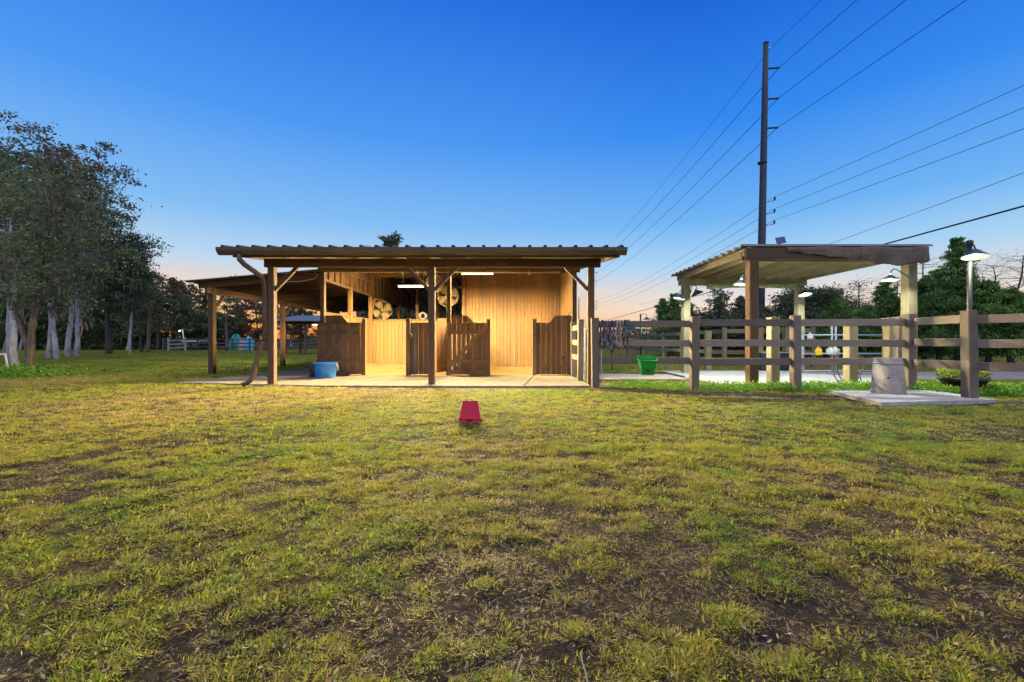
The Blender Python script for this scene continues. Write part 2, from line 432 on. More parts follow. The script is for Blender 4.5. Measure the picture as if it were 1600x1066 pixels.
# stall floors
def heap_floor(name, x0, x1, y0, y1, mat, seed, amp=.05, z0=.03):
    xs = np.arange(x0, x1+1e-6, .1); ys = np.arange(y0, y1+1e-6, .1); X, Y = np.meshgrid(xs, ys)
    Z = z0 + amp*fbm(X*1.4, Y*1.4, seed) + .4*amp*fbm(X*5, Y*5, seed+3, 3)
    edge = np.minimum.reduce([X-x0, x1-X]); Z = Z + amp*1.1*(1-sstep(0, .5, edge)) + amp*1.2*sstep(y1-.7, y1, Y)
    Z[0,:] = z0-.02
    me = bpy.data.meshes.new(name); k = np.arange(X.size).reshape(X.shape)
    np_mesh(me, np.stack([X.ravel(),Y.ravel(),Z.ravel()],1), np.stack([k[:-1,:-1],k[:-1,1:],k[1:,1:],k[1:,:-1]],-1).reshape(-1,4))
    me.materials.append(mat); o = bpy.data.objects.new(name, me); C.objects.link(o); tag(o, kind='structure'); return o
heap_floor('floor', -5.24, -1.78, 11.86, 15.84, M['sand'], 5)
heap_floor('floor', -1.72, 1.72, 11.86, 15.52, M['sand'], 9, .02)
sheet('floor', [(-5.2,15.95),(1.9,15.95),(1.9,27),(-5.2,27)], .02, M['gravel'])
sheet('pavement', [(4.55,9.15),(8.95,9.25),(9.0,13.6),(4.7,13.6)], .045, M['concgrey'])
sheet('path', [(2.05,10.9),(4.5,10.9),(4.6,12.6),(2.1,12.9)], .012, M['gravel'], .05)
sheet('path', [(9.2,10.9),(24,10.4),(26,14.2),(9.2,13.4)], .012, M['gravel'], .05)
pad = thing('concrete_pad', (6.7,7.3,0), 'pale grey concrete pad on the lawn under the concrete well ring', 'concrete pad')
part('slab', MB().prism([(5.93,8.06),(5.5,6.36),(7.55,6.66),(7.85,7.98)], 'z', -.08, .055), M['concgrey'], pad)

# ------------------------------------------------------------------ horse barn
BX0, BX1, BXM = -5.27, 1.73, -1.76       # post lines across
YF, YS, YB = 9.38, 11.9, 15.6            # porch posts, stall fronts, right stall's rear wall
YR = 18.7                                # ridge
def zr(y): return 2.90+.12*(y-8.85) if y <= YR else 2.90+.12*(YR-8.85)-.14*(y-YR)
barn = thing('horse_barn', (-1.76,11.9,0), 'brown wooden two stall horse barn with tin roof and lit interior', 'barn')
def bpost(x, y, z1, w=.14, mat='brown_z', z0=-.05): return part('post', MB().box((x,y,(z0+z1)/2), (w,w,z1-z0), None, .008), M[mat], barn)
for x in (BX0, BXM, BX1): bpost(x, YF, 2.597, .14)
part('header_beam', MB().box((-1.745,YF,2.69), (7.37,.10,.183), None, .006), M['brown_x'], barn)
part('header_beam', MB().box((-1.755,YS,2.995), (7.29,.10,.185), None, .006), M['brown_x'], barn)
for (x, s) in ((BX0,1),(BXM,-1),(BXM,1),(BX1,-1)):
    part('brace', MB().bar((x+s*.06,YF+.001,2.10),(x+s*.56,YF+.001,2.61), .075, .075, .004, (0,1,0)), M['brown_x'], barn)
for x in (BX0, BXM, BX1): bpost(x, YS, 2.903, .12)
# rafters and purlins
x = -5.75
while x < 2.3:
    part('rafter', MB().bar((x,9.0,zr(9.0)-.095),(x,YR,zr(YR)-.095), .05, .15), M['brown_y'], barn)
    part('rafter', MB().bar((x,YR+.02,zr(YR)-.10),(x,27.0,zr(27.0)-.10), .05, .15), M['dark_y'], barn)
    x += .8
for y in list(np.arange(10.0, YR, 1.2)):
    part('purlin', MB().box((-1.8,y,zr(y)-.019), (8.2,.09,.03)), M['brown_x'], barn)
for y in list(np.arange(19.4, 27.0, .62)):
    part('purlin', MB().box((-1.8,y,zr(y)-.185), (8.2,.10,.035)), M['tan_x'], barn)
def rib_sheet(x0, x1, pitch, rh, rw, ya, yb, zf, thick=.004, along='y'):
    prof = [(x0, 0)]; x = x0+.02
    while x+rw < x1:
        prof += [(x,0),(x+rw*.28,rh),(x+rw*.72,rh),(x+rw,0)]; x += pitch
    prof.append((x1,0)); mb = MB(); n = len(prof); vs = []
    for dz in (0,-thick):
        for y in (ya,yb):
            vs += [((p,y,zf(y)+q+dz) if along == 'y' else (y,p,zf(y)+q+dz)) for p,q in prof]
    fs = []
    for i in range(n-1):
        fs += [(i,i+1,n+i+1,n+i),(2*n+i,3*n+i,3*n+i+1,2*n+i+1),(i,2*n+i,2*n+i+1,i+1),(n+i,n+i+1,3*n+i+1,3*n+i)]
    return mb.add(vs, fs)
rf = part('roof', rib_sheet(-6.06, 2.38, .318, .05, .095, 8.82, YR+.05, lambda y: 2.90+.12*(y-8.85)+.018), M['roof'], barn)
part('roof', rib_sheet(-6.06, 2.38, .318, .05, .095, YR-.05, 27.3, lambda y: 2.90+.12*(YR-8.85)-.14*(y-YR)+.005), M['roof'], barn)
mb = MB(); x = -6.04
while x+.095 < 2.38:
    mb.prism([(x+.004,2.90),(x+.091,2.90),(x+.095*.70,2.968),(x+.095*.30,2.968)], 'y', 8.865, 8.885); x += .318
mb.box((-1.84,8.93,2.895), (8.30,.02,.035)); part('rib_light_block', mb, M['dark_x'], barn)  # dark fill added under the roof ribs to stop interior light leaking out
# gutter: K shaped trough, open at the top
gprof = [(8.86,2.755),(8.80,2.755),(8.765,2.80),(8.73,2.835),(8.722,2.90),(8.732,2.90),(8.742,2.845),(8.775,2.81),(8.80,2.768),(8.852,2.768),(8.852,2.90),(8.86,2.90)]
gut = part('gutter', MB().prism(gprof, 'x', -6.06, 2.36), M['gutter'], barn)
for x in (-6.058, 2.358): part('gutter_cap', MB().prism([(8.862,2.753),(8.80,2.753),(8.72,2.835),(8.72,2.902),(8.862,2.902)], 'x', x-.004, x+.004), M['gutter'], gut)
part('fascia', MB().box((-1.79,8.90,2.80), (8.06,.035,.155), None, .004), M['dark_x'], barn)
# downspout with a kicked-out, crumpled foot
dn = part('downspout', MB().tube([(-5.62,8.80,2.77),(-5.62,8.80,2.66),(-5.55,8.86,2.56),(-5.36,9.14,2.36),(-5.385,9.28,2.22),(-5.385,9.30,1.6),(-5.385,9.30,.98)], .054, 10), M['gutter'], barn)
part('spout_foot', MB().tube([(-5.39,9.30,1.0),(-5.44,9.24,.80),(-5.50,9.18,.55),(-5.52,9.14,.30),(-5.57,9.08,.12),(-5.70,9.0,.045)], [.040,.052,.045,.058,.048,.05], 8), M['brown_z'], dn)

# --- plank helpers
def vplanks(par, name, xs, y, zf, mat, w, t=.022, z0=.04, axis='x', jit=.003, gap=.008):
    """vertical boards along x (or y) whose top follows zf"""
    for x in xs:
        z1 = zf(x); dy = random.uniform(-jit, jit)
        size = (w-gap, t, z1-z0) if axis == 'x' else (t, w-gap, z1-z0)
        pos = (x, y+dy, (z0+z1)/2) if axis == 'x' else (y+dy, x, (z0+z1)/2)
        put('plank', piece(name, size, mat, .003), par, pos)
def steps(a, b, n): return [a+(b-a)*(i+.5)/n for i in range(n)]
# right stall rear wall
rw = part('rear_wall', MB().box((0.0,YB+.05,1.78), (3.56,.05,3.46)), M['brown_z'], barn)
vplanks(rw, 'plank', steps(-1.70, 1.72, 27), YB, lambda x: 3.44, M['tan_z'], 3.42/27, .02, .03)
part('batten', MB().box((.09,YB-.022,1.72), (.045,.02,3.3), None, .003), M['brown_z'], rw)
part('batten', MB().box((1.60,YB-.022,1.72), (.03,.02,3.3), None, .003), M['brown_z'], rw)
part('corner_post', MB().box((-1.76,YB-.03,1.75), (.12,.12,3.5), None, .005), M['tan_z'], barn)
# right stall outer wall (inside face seen)
sw = part('side_wall', MB().box((1.80,13.75,1.55), (.03,3.6,3.1)), M['brown_z'], barn)
vplanks(sw, 'plank', steps(11.98, 15.55, 24), 1.77, lambda y: zr(y)-.30, M['tan_z'], 3.57/24, .02, .03, 'y')
part('trim_rail', MB().bar((1.745,12.1,1.93),(1.745,15.5,1.62), .025, .09, .003), M['tan_y'], sw)
# partition between the stalls
pw = part('partition', MB().box((-1.76,13.75,.80), (.04,3.5,1.56)), M['tan_y'], barn)
for z in (.2,.5,.8,1.1,1.4):
    for sx in (-1,1): put('plank', piece('plank_partition', (.018,3.46,.285), M['tan_y'], .003), pw, (-1.76+sx*.031,13.75,z))
# left wall: half wall, open band, upper siding
lw = part('half_wall', MB().box((BX0-.02,17.95,.90), (.03,12.0,1.74)), M['tan_y'], barn)
vplanks(lw, 'plank', steps(12.0, 15.82, 24), BX0+.012, lambda y: 1.77, M['tan_z'], 3.82/24, .02, .03, 'y')
part('cap_rail', MB().box((BX0,17.95,1.785), (.10,12.0,.035), None, .004), M['tan_y'], lw)
for y in (13.9, 15.9, 19.9, 21.9): part('post', MB().box((BX0,y,(zr(y)-.18)/2), (.12,.12,zr(y)-.18), None, .006), M['tan_z'], barn)
us = part('upper_siding', MB().box((BX0-.07,18.0,2.74), (.03,12.1,.09)), M['brown_y'], barn)
for k in range(7):
    zb = 2.70+.165*k; ya = max(11.96, 8.85+(zb+.10-2.90+.10)/.12); yb = min(24.0, YR+(zr(YR)-zb-.22)/.14)
    if yb-ya > .5: part('plank', MB().bar((BX0-.05+.006*(k%2),ya,zb+.08),(BX0-.05+.006*(k%2),yb,zb+.08), .022, .157, .003), M['tan_y'], us)
y = 12.3
while y < 23.5:
    if min(abs(y-p) for p in (13.9,15.9,19.9,21.9)) > .12:
        put('stud', piece('stud', (.05,.04,round(zr(y)-.18-2.70,2)), M['brown_z'], .003), us, (BX0-.01,y,(zr(y)-.18+2.70)/2))
    y += .44
part('siding_trim', MB().box((BX0+.0,17.95,2.70), (.07,12.0,.07), None, .004), M['brown_y'], us)
# rear half wall of the left stall
bw = part('half_wall', MB().box((-3.52,15.93,.90), (3.4,.03,1.74)), M['tan_z'], barn)
vplanks(bw, 'plank', steps(-5.2, -1.82, 24), 15.89, lambda x: 1.77, M['tan_z'], 3.38/24, .02, .03)
part('cap_rail', MB().box((-3.52,15.9,1.785), (3.4,.10,.035), None, .004), M['tan_x'], bw)
for (x, y) in ((-3.97,17.9),(-3.45,19.7),(-2.62,17.9),(.9,19.9)): part('post', MB().box((x,y,(zr(y)-.18)/2), (.12,.12,zr(y)-.18), None, .006), M['tan_z'], barn)
part('tie_beam', MB().box((-1.75,YB+.12,3.42), (7.0,.06,.16)), M['tan_x'], barn)

# --- stall front wings: boards with a raised, slanted shoulder next to the barn post
def wing(xa, xb, shoulder, n, zlow=.06):
    """xa: gate-post side, xb: barn-post side; shoulder True = rises towards xb"""
    w = abs(xb-xa)/n; lo, hi = min(xa,xb), max(xa,xb)
    pr = part('stall_front', MB().box(((xa+xb)/2,YS+.035,1.30), (abs(xb-xa)-.02,.03,.10)), M['brown_x'], barn)
    if zlow < .5: part('ledge', MB().box(((xa+xb)/2,YS+.035,.25), (abs(xb-xa)-.02,.03,.10)), M['brown_x'], pr)
    for i in range(n):
        a, b2 = lo+i*w+.004, lo+(i+1)*w-.004
        def top(x):
            if not shoulder: return 1.475
            u = abs(x-xb); return 1.475+.20*max(0,min(1,(.62-u)/.17))
        part('plank', MB().prism([(a,zlow),(b2,zlow),(b2,top(b2)),((a+b2)/2,top((a+b2)/2)),(a,top(a))], 'y', YS-.012, YS+.012), M['brown_z'], pr)
    # capping that catches the light
    pts = [lo+k*(hi-lo)/24 for k in range(25)]
    tp = lambda x: 1.475+(.20*max(0,min(1,(.62-abs(x-xb))/.17)) if shoulder else 0)
    mb = MB()
    key = sorted({lo, hi, *( [xb-math.copysign(.62,xb-xa), xb-math.copysign(.45,xb-xa)] if shoulder else [])})
    for a, b2 in zip(key[:-1], key[1:]): mb.bar((a,YS+.008,tp(a)+.012),(b2,YS+.008,tp(b2)+.012), .06, .022)
    part('capping', mb, M['tan_x'], pr)
    return pr
w1 = wing(-4.14, -5.2, True, 7)
w2 = wing(-2.88, -2.2, False, 5)
w3 = wing(-.60, -1.69, True, 7, 1.22)
w4 = wing(.66, 1.66, True, 7)
for x in (-4.12, -.66): part('gate_post', MB().box((x,YS,.79), (.10,.10,1.62), None, .006), M['brown_z'], barn)
for x in (-2.88, .62): part('gate_post', MB().box((x,YS-.03,.79), (.115,.115,1.64), None, .006), M['dark_z'], barn)
part('latch', MB().box((.63,YS-.10,1.16), (.12,.03,.04)).box((.76,YS-.06,1.12), (.16,.025,.03)), M['black'], w4)
part('latch', MB().tube([(-2.83,YS-.10,1.22),(-2.76,YS-.13,1.16),(-2.78,YS-.1,1.10)], .012, 6), M['rope'], w2)
part('drain_hole', MB().lathe([(0,0),(.035,0),(.035,.01)], (1.43,YS-.02,.53), 12, Matrix.Rotation(R(90),3,'X')), M['black'], w4)
part('edge_strip', MB().box((-2.70,YS-.02,.75), (.09,.02,1.40), None, .004), M['far_z'], w2)
# recessed panel between the wing and the centre post
nk = part('recess_panel', MB().box((-1.98,12.5,.74), (.46,.03,1.40)), M['brown_z'], barn)
vplanks(nk, 'plank', steps(-2.2, -1.8, 3), 12.47, lambda x: 1.42, M['brown_z'], .13, .02, .05)
part('shelf', MB().box((-1.98,12.44,.40), (.42,.08,.10)), M['tan_x'], nk)
part('capping', MB().bar((-2.17,YS+.02,1.50),(-2.08,YS+.02,1.63), .05,.022).bar((-2.08,YS+.02,1.63),(-1.83,YS+.02,1.63), .05, .022), M['tan_x'], nk)

# --- swung-back stall doors
def stall_door(xa, xb, y0, label, gaps):
    n = 9; w = (xb-xa)/n; z0, z1 = .075, 1.46
    d = part('stall_door', MB().box(((xa+xb)/2,y0-.028,1.22), (xb-xa,.03,.10), None, .003), M['brown_x'], barn, label)
    part('ledge', MB().box(((xa+xb)/2,y0-.028,.43), (xb-xa,.03,.10), None, .003), M['brown_x'], d)
    part('ledge', MB().box(((xa+xb)/2,y0-.028,.13), (xb-xa,.03,.12), None, .003), M['brown_x'], d)
    part('brace', MB().bar((xa+.10,y0-.03,.26),(xb-.10,y0-.03,1.44), .032, .115, .003, (0,1,0)) if False else
         MB().box(((xa+xb)/2,y0-.031,.86), (math.hypot(xb-xa-.1,1.12),.034,.11), Matrix.Rotation(-math.atan2(1.12,xb-xa-.1),3,'Y'), .003), M['brown_x'], d)
    for i in range(n):
        g = .034 if (gaps and i < 8) else .006
        put('plank', piece('plank_door', (w-g,.022,z1-z0), M['brown_z'], .003), d, (xa+(i+.5)*w, y0+random.uniform(-.002,.002), (z0+z1)/2))
    if gaps:                                   # solid kick board behind the lower corner
        part('kick_board', MB().prism([(xa+.10,.09),(xb-.02,.09),(xb-.02,1.40),(xb-.10,1.40)], 'y', y0+.014, y0+.026), M['brown_z'], d)
    part('top_rail', MB().box(((xa+xb)/2,y0,1.472), (xb-xa+.02,.05,.022), None, .003), M['tan_x'], d)
    part('door_edge', MB().box((xb+.016 if not gaps else xa-.012,y0,.77), (.022,.05,1.39), None, .003), M['tan_z'], d)
    for z in ((1.22,.43) if False else ()): part('hinge', MB().box((xb-.15,y0-.046,z), (.30,.006,.04)), M['black'], d)
    return d
stall_door(-5.38, -4.20, 11.78, 'solid boarded stall door folded back beside the blue tub', False)
stall_door(-1.77, -.62, 11.72, 'stall door with light showing through its upper board gaps', True)
part('door_stop', MB().box((-4.75,11.70,.06), (.55,.12,.09), None, .004), M['brown_x'], barn)
part('door_stop', MB().box((-4.95,11.62,.07), (.10,.05,.06)), M['far_x'], barn)
part('door_stop', MB().box((-.95,11.66,.06), (.42,.12,.09), None, .004), M['brown_x'], barn)
# conduit, hooks under the inner header
for i, px in enumerate((628,652,664,700,713,826)):
    x = xat(px, YS-.07); part('hook', MB().tube([(x,YS-.07,2.92),(x,YS-.075,2.86),(x+.02,YS-.08,2.82),(x+.045,YS-.075,2.84)], .007, 5), M['white'], barn)
part('cable', MB().tube([(-3.1,YS-.07,2.90),(-2.6,YS-.075,2.875),(-2.1,YS-.075,2.90),(-1.6,YS-.075,2.87),(-.9,YS-.075,2.895),(.2,YS-.075,2.87),(1.3,YS-.07,2.905)], .009, 5), M['rope'], barn)
part('cable', MB().tube([(.2,8.98,2.74),(.9,8.99,2.725),(1.6,8.98,2.735),(2.0,8.97,2.765),(2.12,8.96,2.79)], .013, 6), M['white'], barn)

# ------------------------------------------------------------------ tube lights
def tube_light(x, y, z, ln, tubes, label):
    t = thing('tube_light', (x,y,z), label, 'light', 'tube lights in the barn')
    hw = .055+.02*tubes
    # deep rear skirt, shallow front lip
    part('housing', MB().prism([(y-hw,z+.018),(y-.05,z+.06),(y+.05,z+.06),(y+hw,z+.0),(y+hw+.005,z+.0),(y+.054,z+.066),(y-.054,z+.066),(y-hw-.004,z+.022)], 'x', x-ln/2-.03, x+ln/2+.03), M['hood'], t)
    for k in range(tubes):
        yy = y+(k-(tubes-1)/2)*.07
        part('tube', MB().tube([(x-ln/2,yy,z+.012),(x+ln/2,yy,z+.012)], .0135, 10), M['tube'] if tubes == 1 else M['tube_soft'], t)
    for sx in (-1,1): part('hanger', MB().tube([(x+sx*ln*.35,y,z+.08),(x+sx*ln*.35,y,zr(y)-.02)], .004, 5), M['galv'], t)
    return t
tube_light(xat(745.5,12.15), 12.15, zat(428.5,12.15), .86, 1, 'glowing single tube light under the barn header right of the middle post')
tube_light(xat(646,13.1), 13.1, zat(448.5,13.1), .90, 2, 'glowing double tube light deep in the stall left of the middle post')

# ------------------------------------------------------------------ fans
def fan(x, y, z, r, yaw, tilt, label, cage, arm):
    t = thing('barn_fan', (x,y,z), label, 'fan', 'fans in the barn')
    Mx = Euler((R(90)+tilt,0,yaw)).to_matrix()
    dep = .22
    part('drum', MB().lathe([(r*.96,-dep/2),(r,-dep/2),(r,dep/2),(r*.96,dep/2),(r*.96,-dep/2)], (x,y,z), 32, Mx), cage, t)
    for s in (-1,1):
        mb = MB()
        for k in range(1,6):
            rr = r*k/6; pts = [Mx @ Vector((rr*math.cos(a),rr*math.sin(a),s*dep/2)) + Vector((x,y,z)) for a in np.linspace(0,2*math.pi,21)]
            mb.tube(pts, .004, 4, False)
        for k in range(12):
            a = k*math.pi/6; mb.tube([Mx @ Vector((.05*math.cos(a),.05*math.sin(a),s*dep/2))+Vector((x,y,z)), Mx @ Vector((r*.97*math.cos(a),r*.97*math.sin(a),s*dep/2))+Vector((x,y,z))], .004, 4, False)
        part('grille', mb, cage, t)
    part('hub', MB().lathe([(0,-.10),(.075,-.09),(.075,.09),(0,.10)], (x,y,z), 14, Mx), M['fanblade'], t)
    for k in range(4):
        a = k*math.pi/2+.5; mb = MB(); vs = []
        for rr, w in ((.06,.05),(r*.5,.11),(r*.9,.13)):
            for sg in (-1,1):
                vs.append(Mx @ Vector((rr*math.cos(a)-sg*w*math.sin(a), rr*math.sin(a)+sg*w*math.cos(a), sg*.045))+Vector((x,y,z)))
        v2 = [v + Mx @ Vector((0,0,.006)) for v in vs]
        mb.add(vs+v2, [(0,1,3,2),(2,3,5,4),(6,8,9,7),(8,10,11,9),(0,2,8,6),(2,4,10,8),(1,7,9,3),(3,9,11,5),(4,5,11,10),(0,6,7,1)])
        part('blade', mb, M['fanblade'], t)
    part('bracket', MB().bar(arm[0], arm[1], .05, .05, .004).bar(arm[1], (arm[1][0],arm[1][1],arm[1][2]-.26), .07, .09), M['tan_x'], t)
    return t
x1 = xat(597,16.3); fan(x1, 16.3, zat(485,16.3), .36, R(22), 0, 'big round fan on the post at the far left corner of the left stall', M['fancage'], ((x1+.05,16.3,zat(485,16.3)+.38),(BX0+.1,16.0,zat(485,16.3)+.40)))
x2 = xat(700,15.2); fan(x2, 15.2, zat(463,15.2), .38, R(-8), 0, 'big round fan beside the lit plank wall, bracketed to its left edge', M['fancage'], ((x2+.30,15.2,zat(448,15.2)),(-1.74,15.45,zat(448,15.2))))
x3 = xat(679,14.4); fan(x3, 14.4, zat(443,14.4), .30, R(38), R(-20), 'pale round fan tilted high behind the middle porch post', M['rope'], ((x3,14.4,zat(443,14.4)+.31),(x3+.25,14.4,zat(443,14.4)+.40)))
# feed box
fb = thing('feed_box', (-2.0,13.1,1.25), 'tan wooden feed box showing above the centre wing wall', 'feed box')
fx0, fx1 = xat(682,13.0), xat(713,13.0)
part('front', MB().box(((fx0+fx1)/2,13.0,zat(508,13)), (fx1-fx0,.025,.43), None, .003), M['tan_x'], fb)
part('back', MB().box(((fx0+fx1)/2,13.4,zat(508,13)), (fx1-fx0,.025,.43)), M['tan_x'], fb)
for x in (fx0+.012, fx1-.012): part('side', MB().box((x,13.2,zat(508,13)), (.025,.372,.43)), M['tan_y'], fb)
part('bottom', MB().box(((fx0+fx1)/2,13.2,zat(518,13)), (fx1-fx0-.06,.37,.02)), M['tan_x'], fb)
# white rope coil on the rear half wall
rp = MB()
for k in range(5):
    cx0, rr = xat(662,15.8)+random.uniform(-.07,.07), random.uniform(.10,.17)
    rp.tube([(cx0+rr*math.cos(a), 15.84+.02*k-.05, 1.93+rr*.9*math.sin(a)+.012*math.sin(5*a+k)) for a in np.linspace(0,2*math.pi,18)], .011, 5, False)
rp = part('rope_coil', rp, M['white'], None, loc=(xat(662,15.8),15.84,1.8)); tag(rp, 'tangled coil of white rope resting on the far half wall of the left stall', 'rope')

# ------------------------------------------------------------------ lean-to on the left
lt = thing('lean_to_shelter', (-7.2,14,0), 'open brown lean-to shelter attached to the left side of the barn', 'shelter')
def zl(x): return 3.02+.085*(x+5.4)
LX = -8.92
for y in (12.7, 16.6, 20.5): part('post', MB().box((LX,y,1.26), (.15,.15,2.62), None, .008), M['brown_z'], lt)
part('eave_beam', MB().box((LX+.02,17.2,2.485), (.06,9.6,.19), None, .005), M['brown_y'], lt)
for y, s in ((12.7,1),(16.6,-1),(16.6,1),(20.5,-1)):
    part('brace', MB().bar((LX+.02,y+s*.07,1.95),(LX+.02,y+s*.55,2.42), .07, .07, .004), M['brown_y'], lt)
y = 12.55
while y < 23:
    part('rafter', MB().bar((-9.15,y,zl(-9.15)-.085),(-5.42,y,zl(-5.42)-.085), .045, .14), M['dark_x'], lt); y += .61
part('fascia', MB().bar((-9.12,12.42,zl(-9.12)-.09),(-5.42,12.42,zl(-5.42)-.09), .04, .19, .004), M['brown_x'], lt)
part('ledger', MB().box((-5.40,17.8,2.90), (.05,10.9,.18)), M['brown_y'], lt)
rl = MB(); prof = []
x0 = 12.1
while x0 < 23.4:
    prof += [(x0,0),(x0+.05,.028),(x0+.09,.028),(x0+.14,0)]; x0 += .31
n = len(prof); vs = []
for dz in (0,-.005):
    for xx in (-9.36,-5.36): vs += [(xx,p,zl(xx)+q+dz) for p,q in prof]
fs = []
for i in range(n-1): fs += [(i,i+1,n+i+1,n+i),(2*n+i,3*n+i,3*n+i+1,2*n+i+1),(i,2*n+i,2*n+i+1,i+1)]
rl.add(vs, fs); part('roof', rl, M['roof'], lt)
part('cable', MB().tube([(-6.6,12.38,2.70),(-6.1,12.38,2.72),(-5.72,12.38,2.80),(-5.62,12.38,2.90),(-5.75,12.38,2.99),(-5.95,12.38,3.0)], .012, 5), M['rope'], lt)

# ------------------------------------------------------------------ fences
def fence(name, pts, label, mats, rails=(1.325,.94,.57), ph=1.48, pw=.15, rh=.135, rt=.04, cat='fence', group=None, post_b=.008, skip=()):
    f = thing(name, (pts[0][0],pts[0][1],0), label, cat, group)
    for (x, y) in pts:
        a = math.atan2(pts[1][1]-pts[0][1], pts[1][0]-pts[0][0])
        put('post', piece('fence_post', (pw,pw,ph+.1), M[mats+'_z'], post_b), f, (x,y,(ph-.1)/2+random.uniform(-.02,.015)), (random.uniform(-.012,.012),random.uniform(-.012,.012),random.uniform(-.05,.05)))
    for i in range(len(pts)-1):
        if i in skip: continue
        p, q = Vector((*pts[i],0)), Vector((*pts[i+1],0)); d = (q-p).normalized(); nrm = Vector((-d.y,d.x,0))
        for z in rails:
            a = p+d*(pw*.42)+nrm*.02; b2 = q-d*(pw*.42)+nrm*.02
            dz0, dz1 = random.uniform(-.014,.014), random.uniform(-.014,.014)
            part('rail', MB().bar(a+Vector((0,0,z+dz0)), b2+Vector((0,0,z+dz1)), rt, rh, .005), M[mats+'_x'], f)
    return f
FP = [(xat(930,8.95),8.95),(xat(1085,8.45),8.45),(xat(1243,8.23),8.23),(xat(1421,8.12),8.12),(xat(1515,6.92),6.92),(8.38,5.35)]
fence('paddock_fence', FP, 'three rail brown board fence from the barn corner past the concrete well ring', 'fence')
fence('barn_side_fence', [(xat(907,10.2),10.2),(xat(896,11.5),11.5)], 'short board fence tucked between the barn corner and the porch post', 'fence', pw=.13)
BF = [(5.0,36),(xat(980,30),30),(xat(997,27.5),27.5),(xat(1012,26),26),(xat(1036,24),24),(xat(1066,20.5),20.5),(xat(1132,16.6),16.6),(xat(1180,16.2),16.2),(xat(1228,15.9),15.9),(xat(1270,16.0),16.0)]
fence('far_board_fence', BF, 'lamp lit two rail fence running away behind the hanging green feeder', 'treated', (1.38,.56), 1.5, .14, .16)
ff_pts = [(-38+1.85*i, 46.5+.05*i) for i in range(16)]
fence('woodland_fence', ff_pts, 'dark three rail fence in front of the wood behind the pale trunks', 'far', (1.25,.85,.45), 1.4, .14, .13)
ff_pts = [(-38+1.85*i, 46.5+.05*i) for i in range(17,30)]
fence('meadow_fence', ff_pts, 'dark three rail fence across the far meadow seen under the lean-to', 'far', (1.25,.85,.45), 1.4, .14, .13)
# white field gate panel closing the gap
g = thing('field_gate', (-38+1.85*15,46.2,0), 'small pale field gate standing between the two far dark fences', 'gate')
gx0, gx1 = xat(271,46.9), xat(297,46.9)
for x in (gx0, gx1): part('post', MB().box((x,46.2,.72), (.14,.14,1.5)), M['palefar'], g)
for z in (.35,.75,1.15): part('rail', MB().bar((gx0,46.15,z-.05),(gx1,46.15,z+.05), .05, .11), M['palefar'], g)
# white tube gate seen end-on next to the barn corner post
g = thing('tube_gate', (1.62,9.6,0), 'narrow white tubular gate seen end on beside the right porch post', 'gate')
ga, gb = (xat(914,9.75),9.75), (xat(910.5,11.0),11.0)
for p in (ga, gb): part('upright', MB().tube([(p[0],p[1],.06),(p[0],p[1],1.29)], .022, 8), M['white'], g)
for z in (.10,.33,.56,.80,1.04,1.28): part('rail', MB().tube([(ga[0],ga[1],z),(gb[0],gb[1],z)], .019, 8), M['white'], g)
# galvanised tube gate in the wash yard
g = thing('tube_gate', (xat(1256,12.4),12.4,0), 'long grey tubular steel gate behind the fence and wash bay', 'gate')
xa, xb = xat(1254,12.4), xat(1385,12.4)
for z in (.12,.38,.62,.92,1.16): part('rail', MB().tube([(xa,12.4,z),(xb,12.4,z)], .024, 8), M['galv'], g)
for x in (xa, xat(1300,12.4), xat(1306,12.4), xb): part('upright', MB().tube([(x,12.4,.1),(x,12.4,1.18 if x in (xa,xb) else 1.5)], .028, 8), M['galv'], g)

# ------------------------------------------------------------------ pergola / wash bay
pg = thing('pergola', (6.8,11,0), 'weathered timber pergola with flat corrugated roof beside the fence', 'pergola')
PX0, PX1, PY0, PY1 = 5.06, 8.38, 9.0, 12.7
PB = zat(407, PY0)                          # underside of the front beam
for (x, y, w) in ((PX0,PY0,.19),(8.70,9.35,.20),(5.17,PY1,.20),(8.55,PY1,.20)):
    part('post', MB().box((x,y,PB/2-.02), (w,w,PB+.04), None, .01), M['treated_z'] if (x,y) != (PX0,PY0) else M['brown_z'], pg)
part('beam', MB().box((6.78,PY0-.02,PB+.13), (3.75,.09,.245), None, .006), M['dark_x'], pg)
part('beam', MB().box((6.9,PY0+.22,PB+.12), (3.9,.07,.20), None, .006), M['dark_x'], pg)
part('beam', MB().box((6.86,PY1,PB+.06), (3.8,.09,.20), None, .006), M['treated_x'], pg)
part('blocking', MB().box((6.86,PY1+.10,PB+.215), (3.7,.03,.15)), M['treated_x'], pg)
for x in (4.98, 8.72): part('side_beam', MB().bar((x,PY0-.06,PB+.20),(x,PY1+.12,PB+.20), .05, .16, .005), M['treated_y'], pg)
for x in (5.35,5.72,6.09,6.46,6.83,7.20,7.57,7.94,8.31): part('joist', MB().bar((x,PY0+.04,PB+.20),(x,PY1+.05,PB+.20), .045, .14, .004), M['treated_y'], pg)
prof = []; yy = PY0-.06
while yy < PY1+.2: prof += [(yy,0),(yy+.06,.055),(yy+.14,.055),(yy+.20,0)]; yy += .30
mb = MB(); n = len(prof); vs = []
for dz in (0,-.006):
    for xx in (4.86, 8.84): vs += [(xx,p,PB+.29+q+dz) for p,q in prof]
fs = []
for i in range(n-1): fs += [(i,i+1,n+i+1,n+i),(2*n+i,3*n+i,3*n+i+1,2*n+i+1),(i,2*n+i,2*n+i+1,i+1)]
mb.add(vs, fs); part('roof', mb, M['roof'], pg)
for i in range(26): put('deck_board', piece('deck_board', (3.78,.132,.016), M['deck'], .002), pg, (6.86,PY0+.06+i*.146,PB+.279+random.uniform(-.001,.001)))
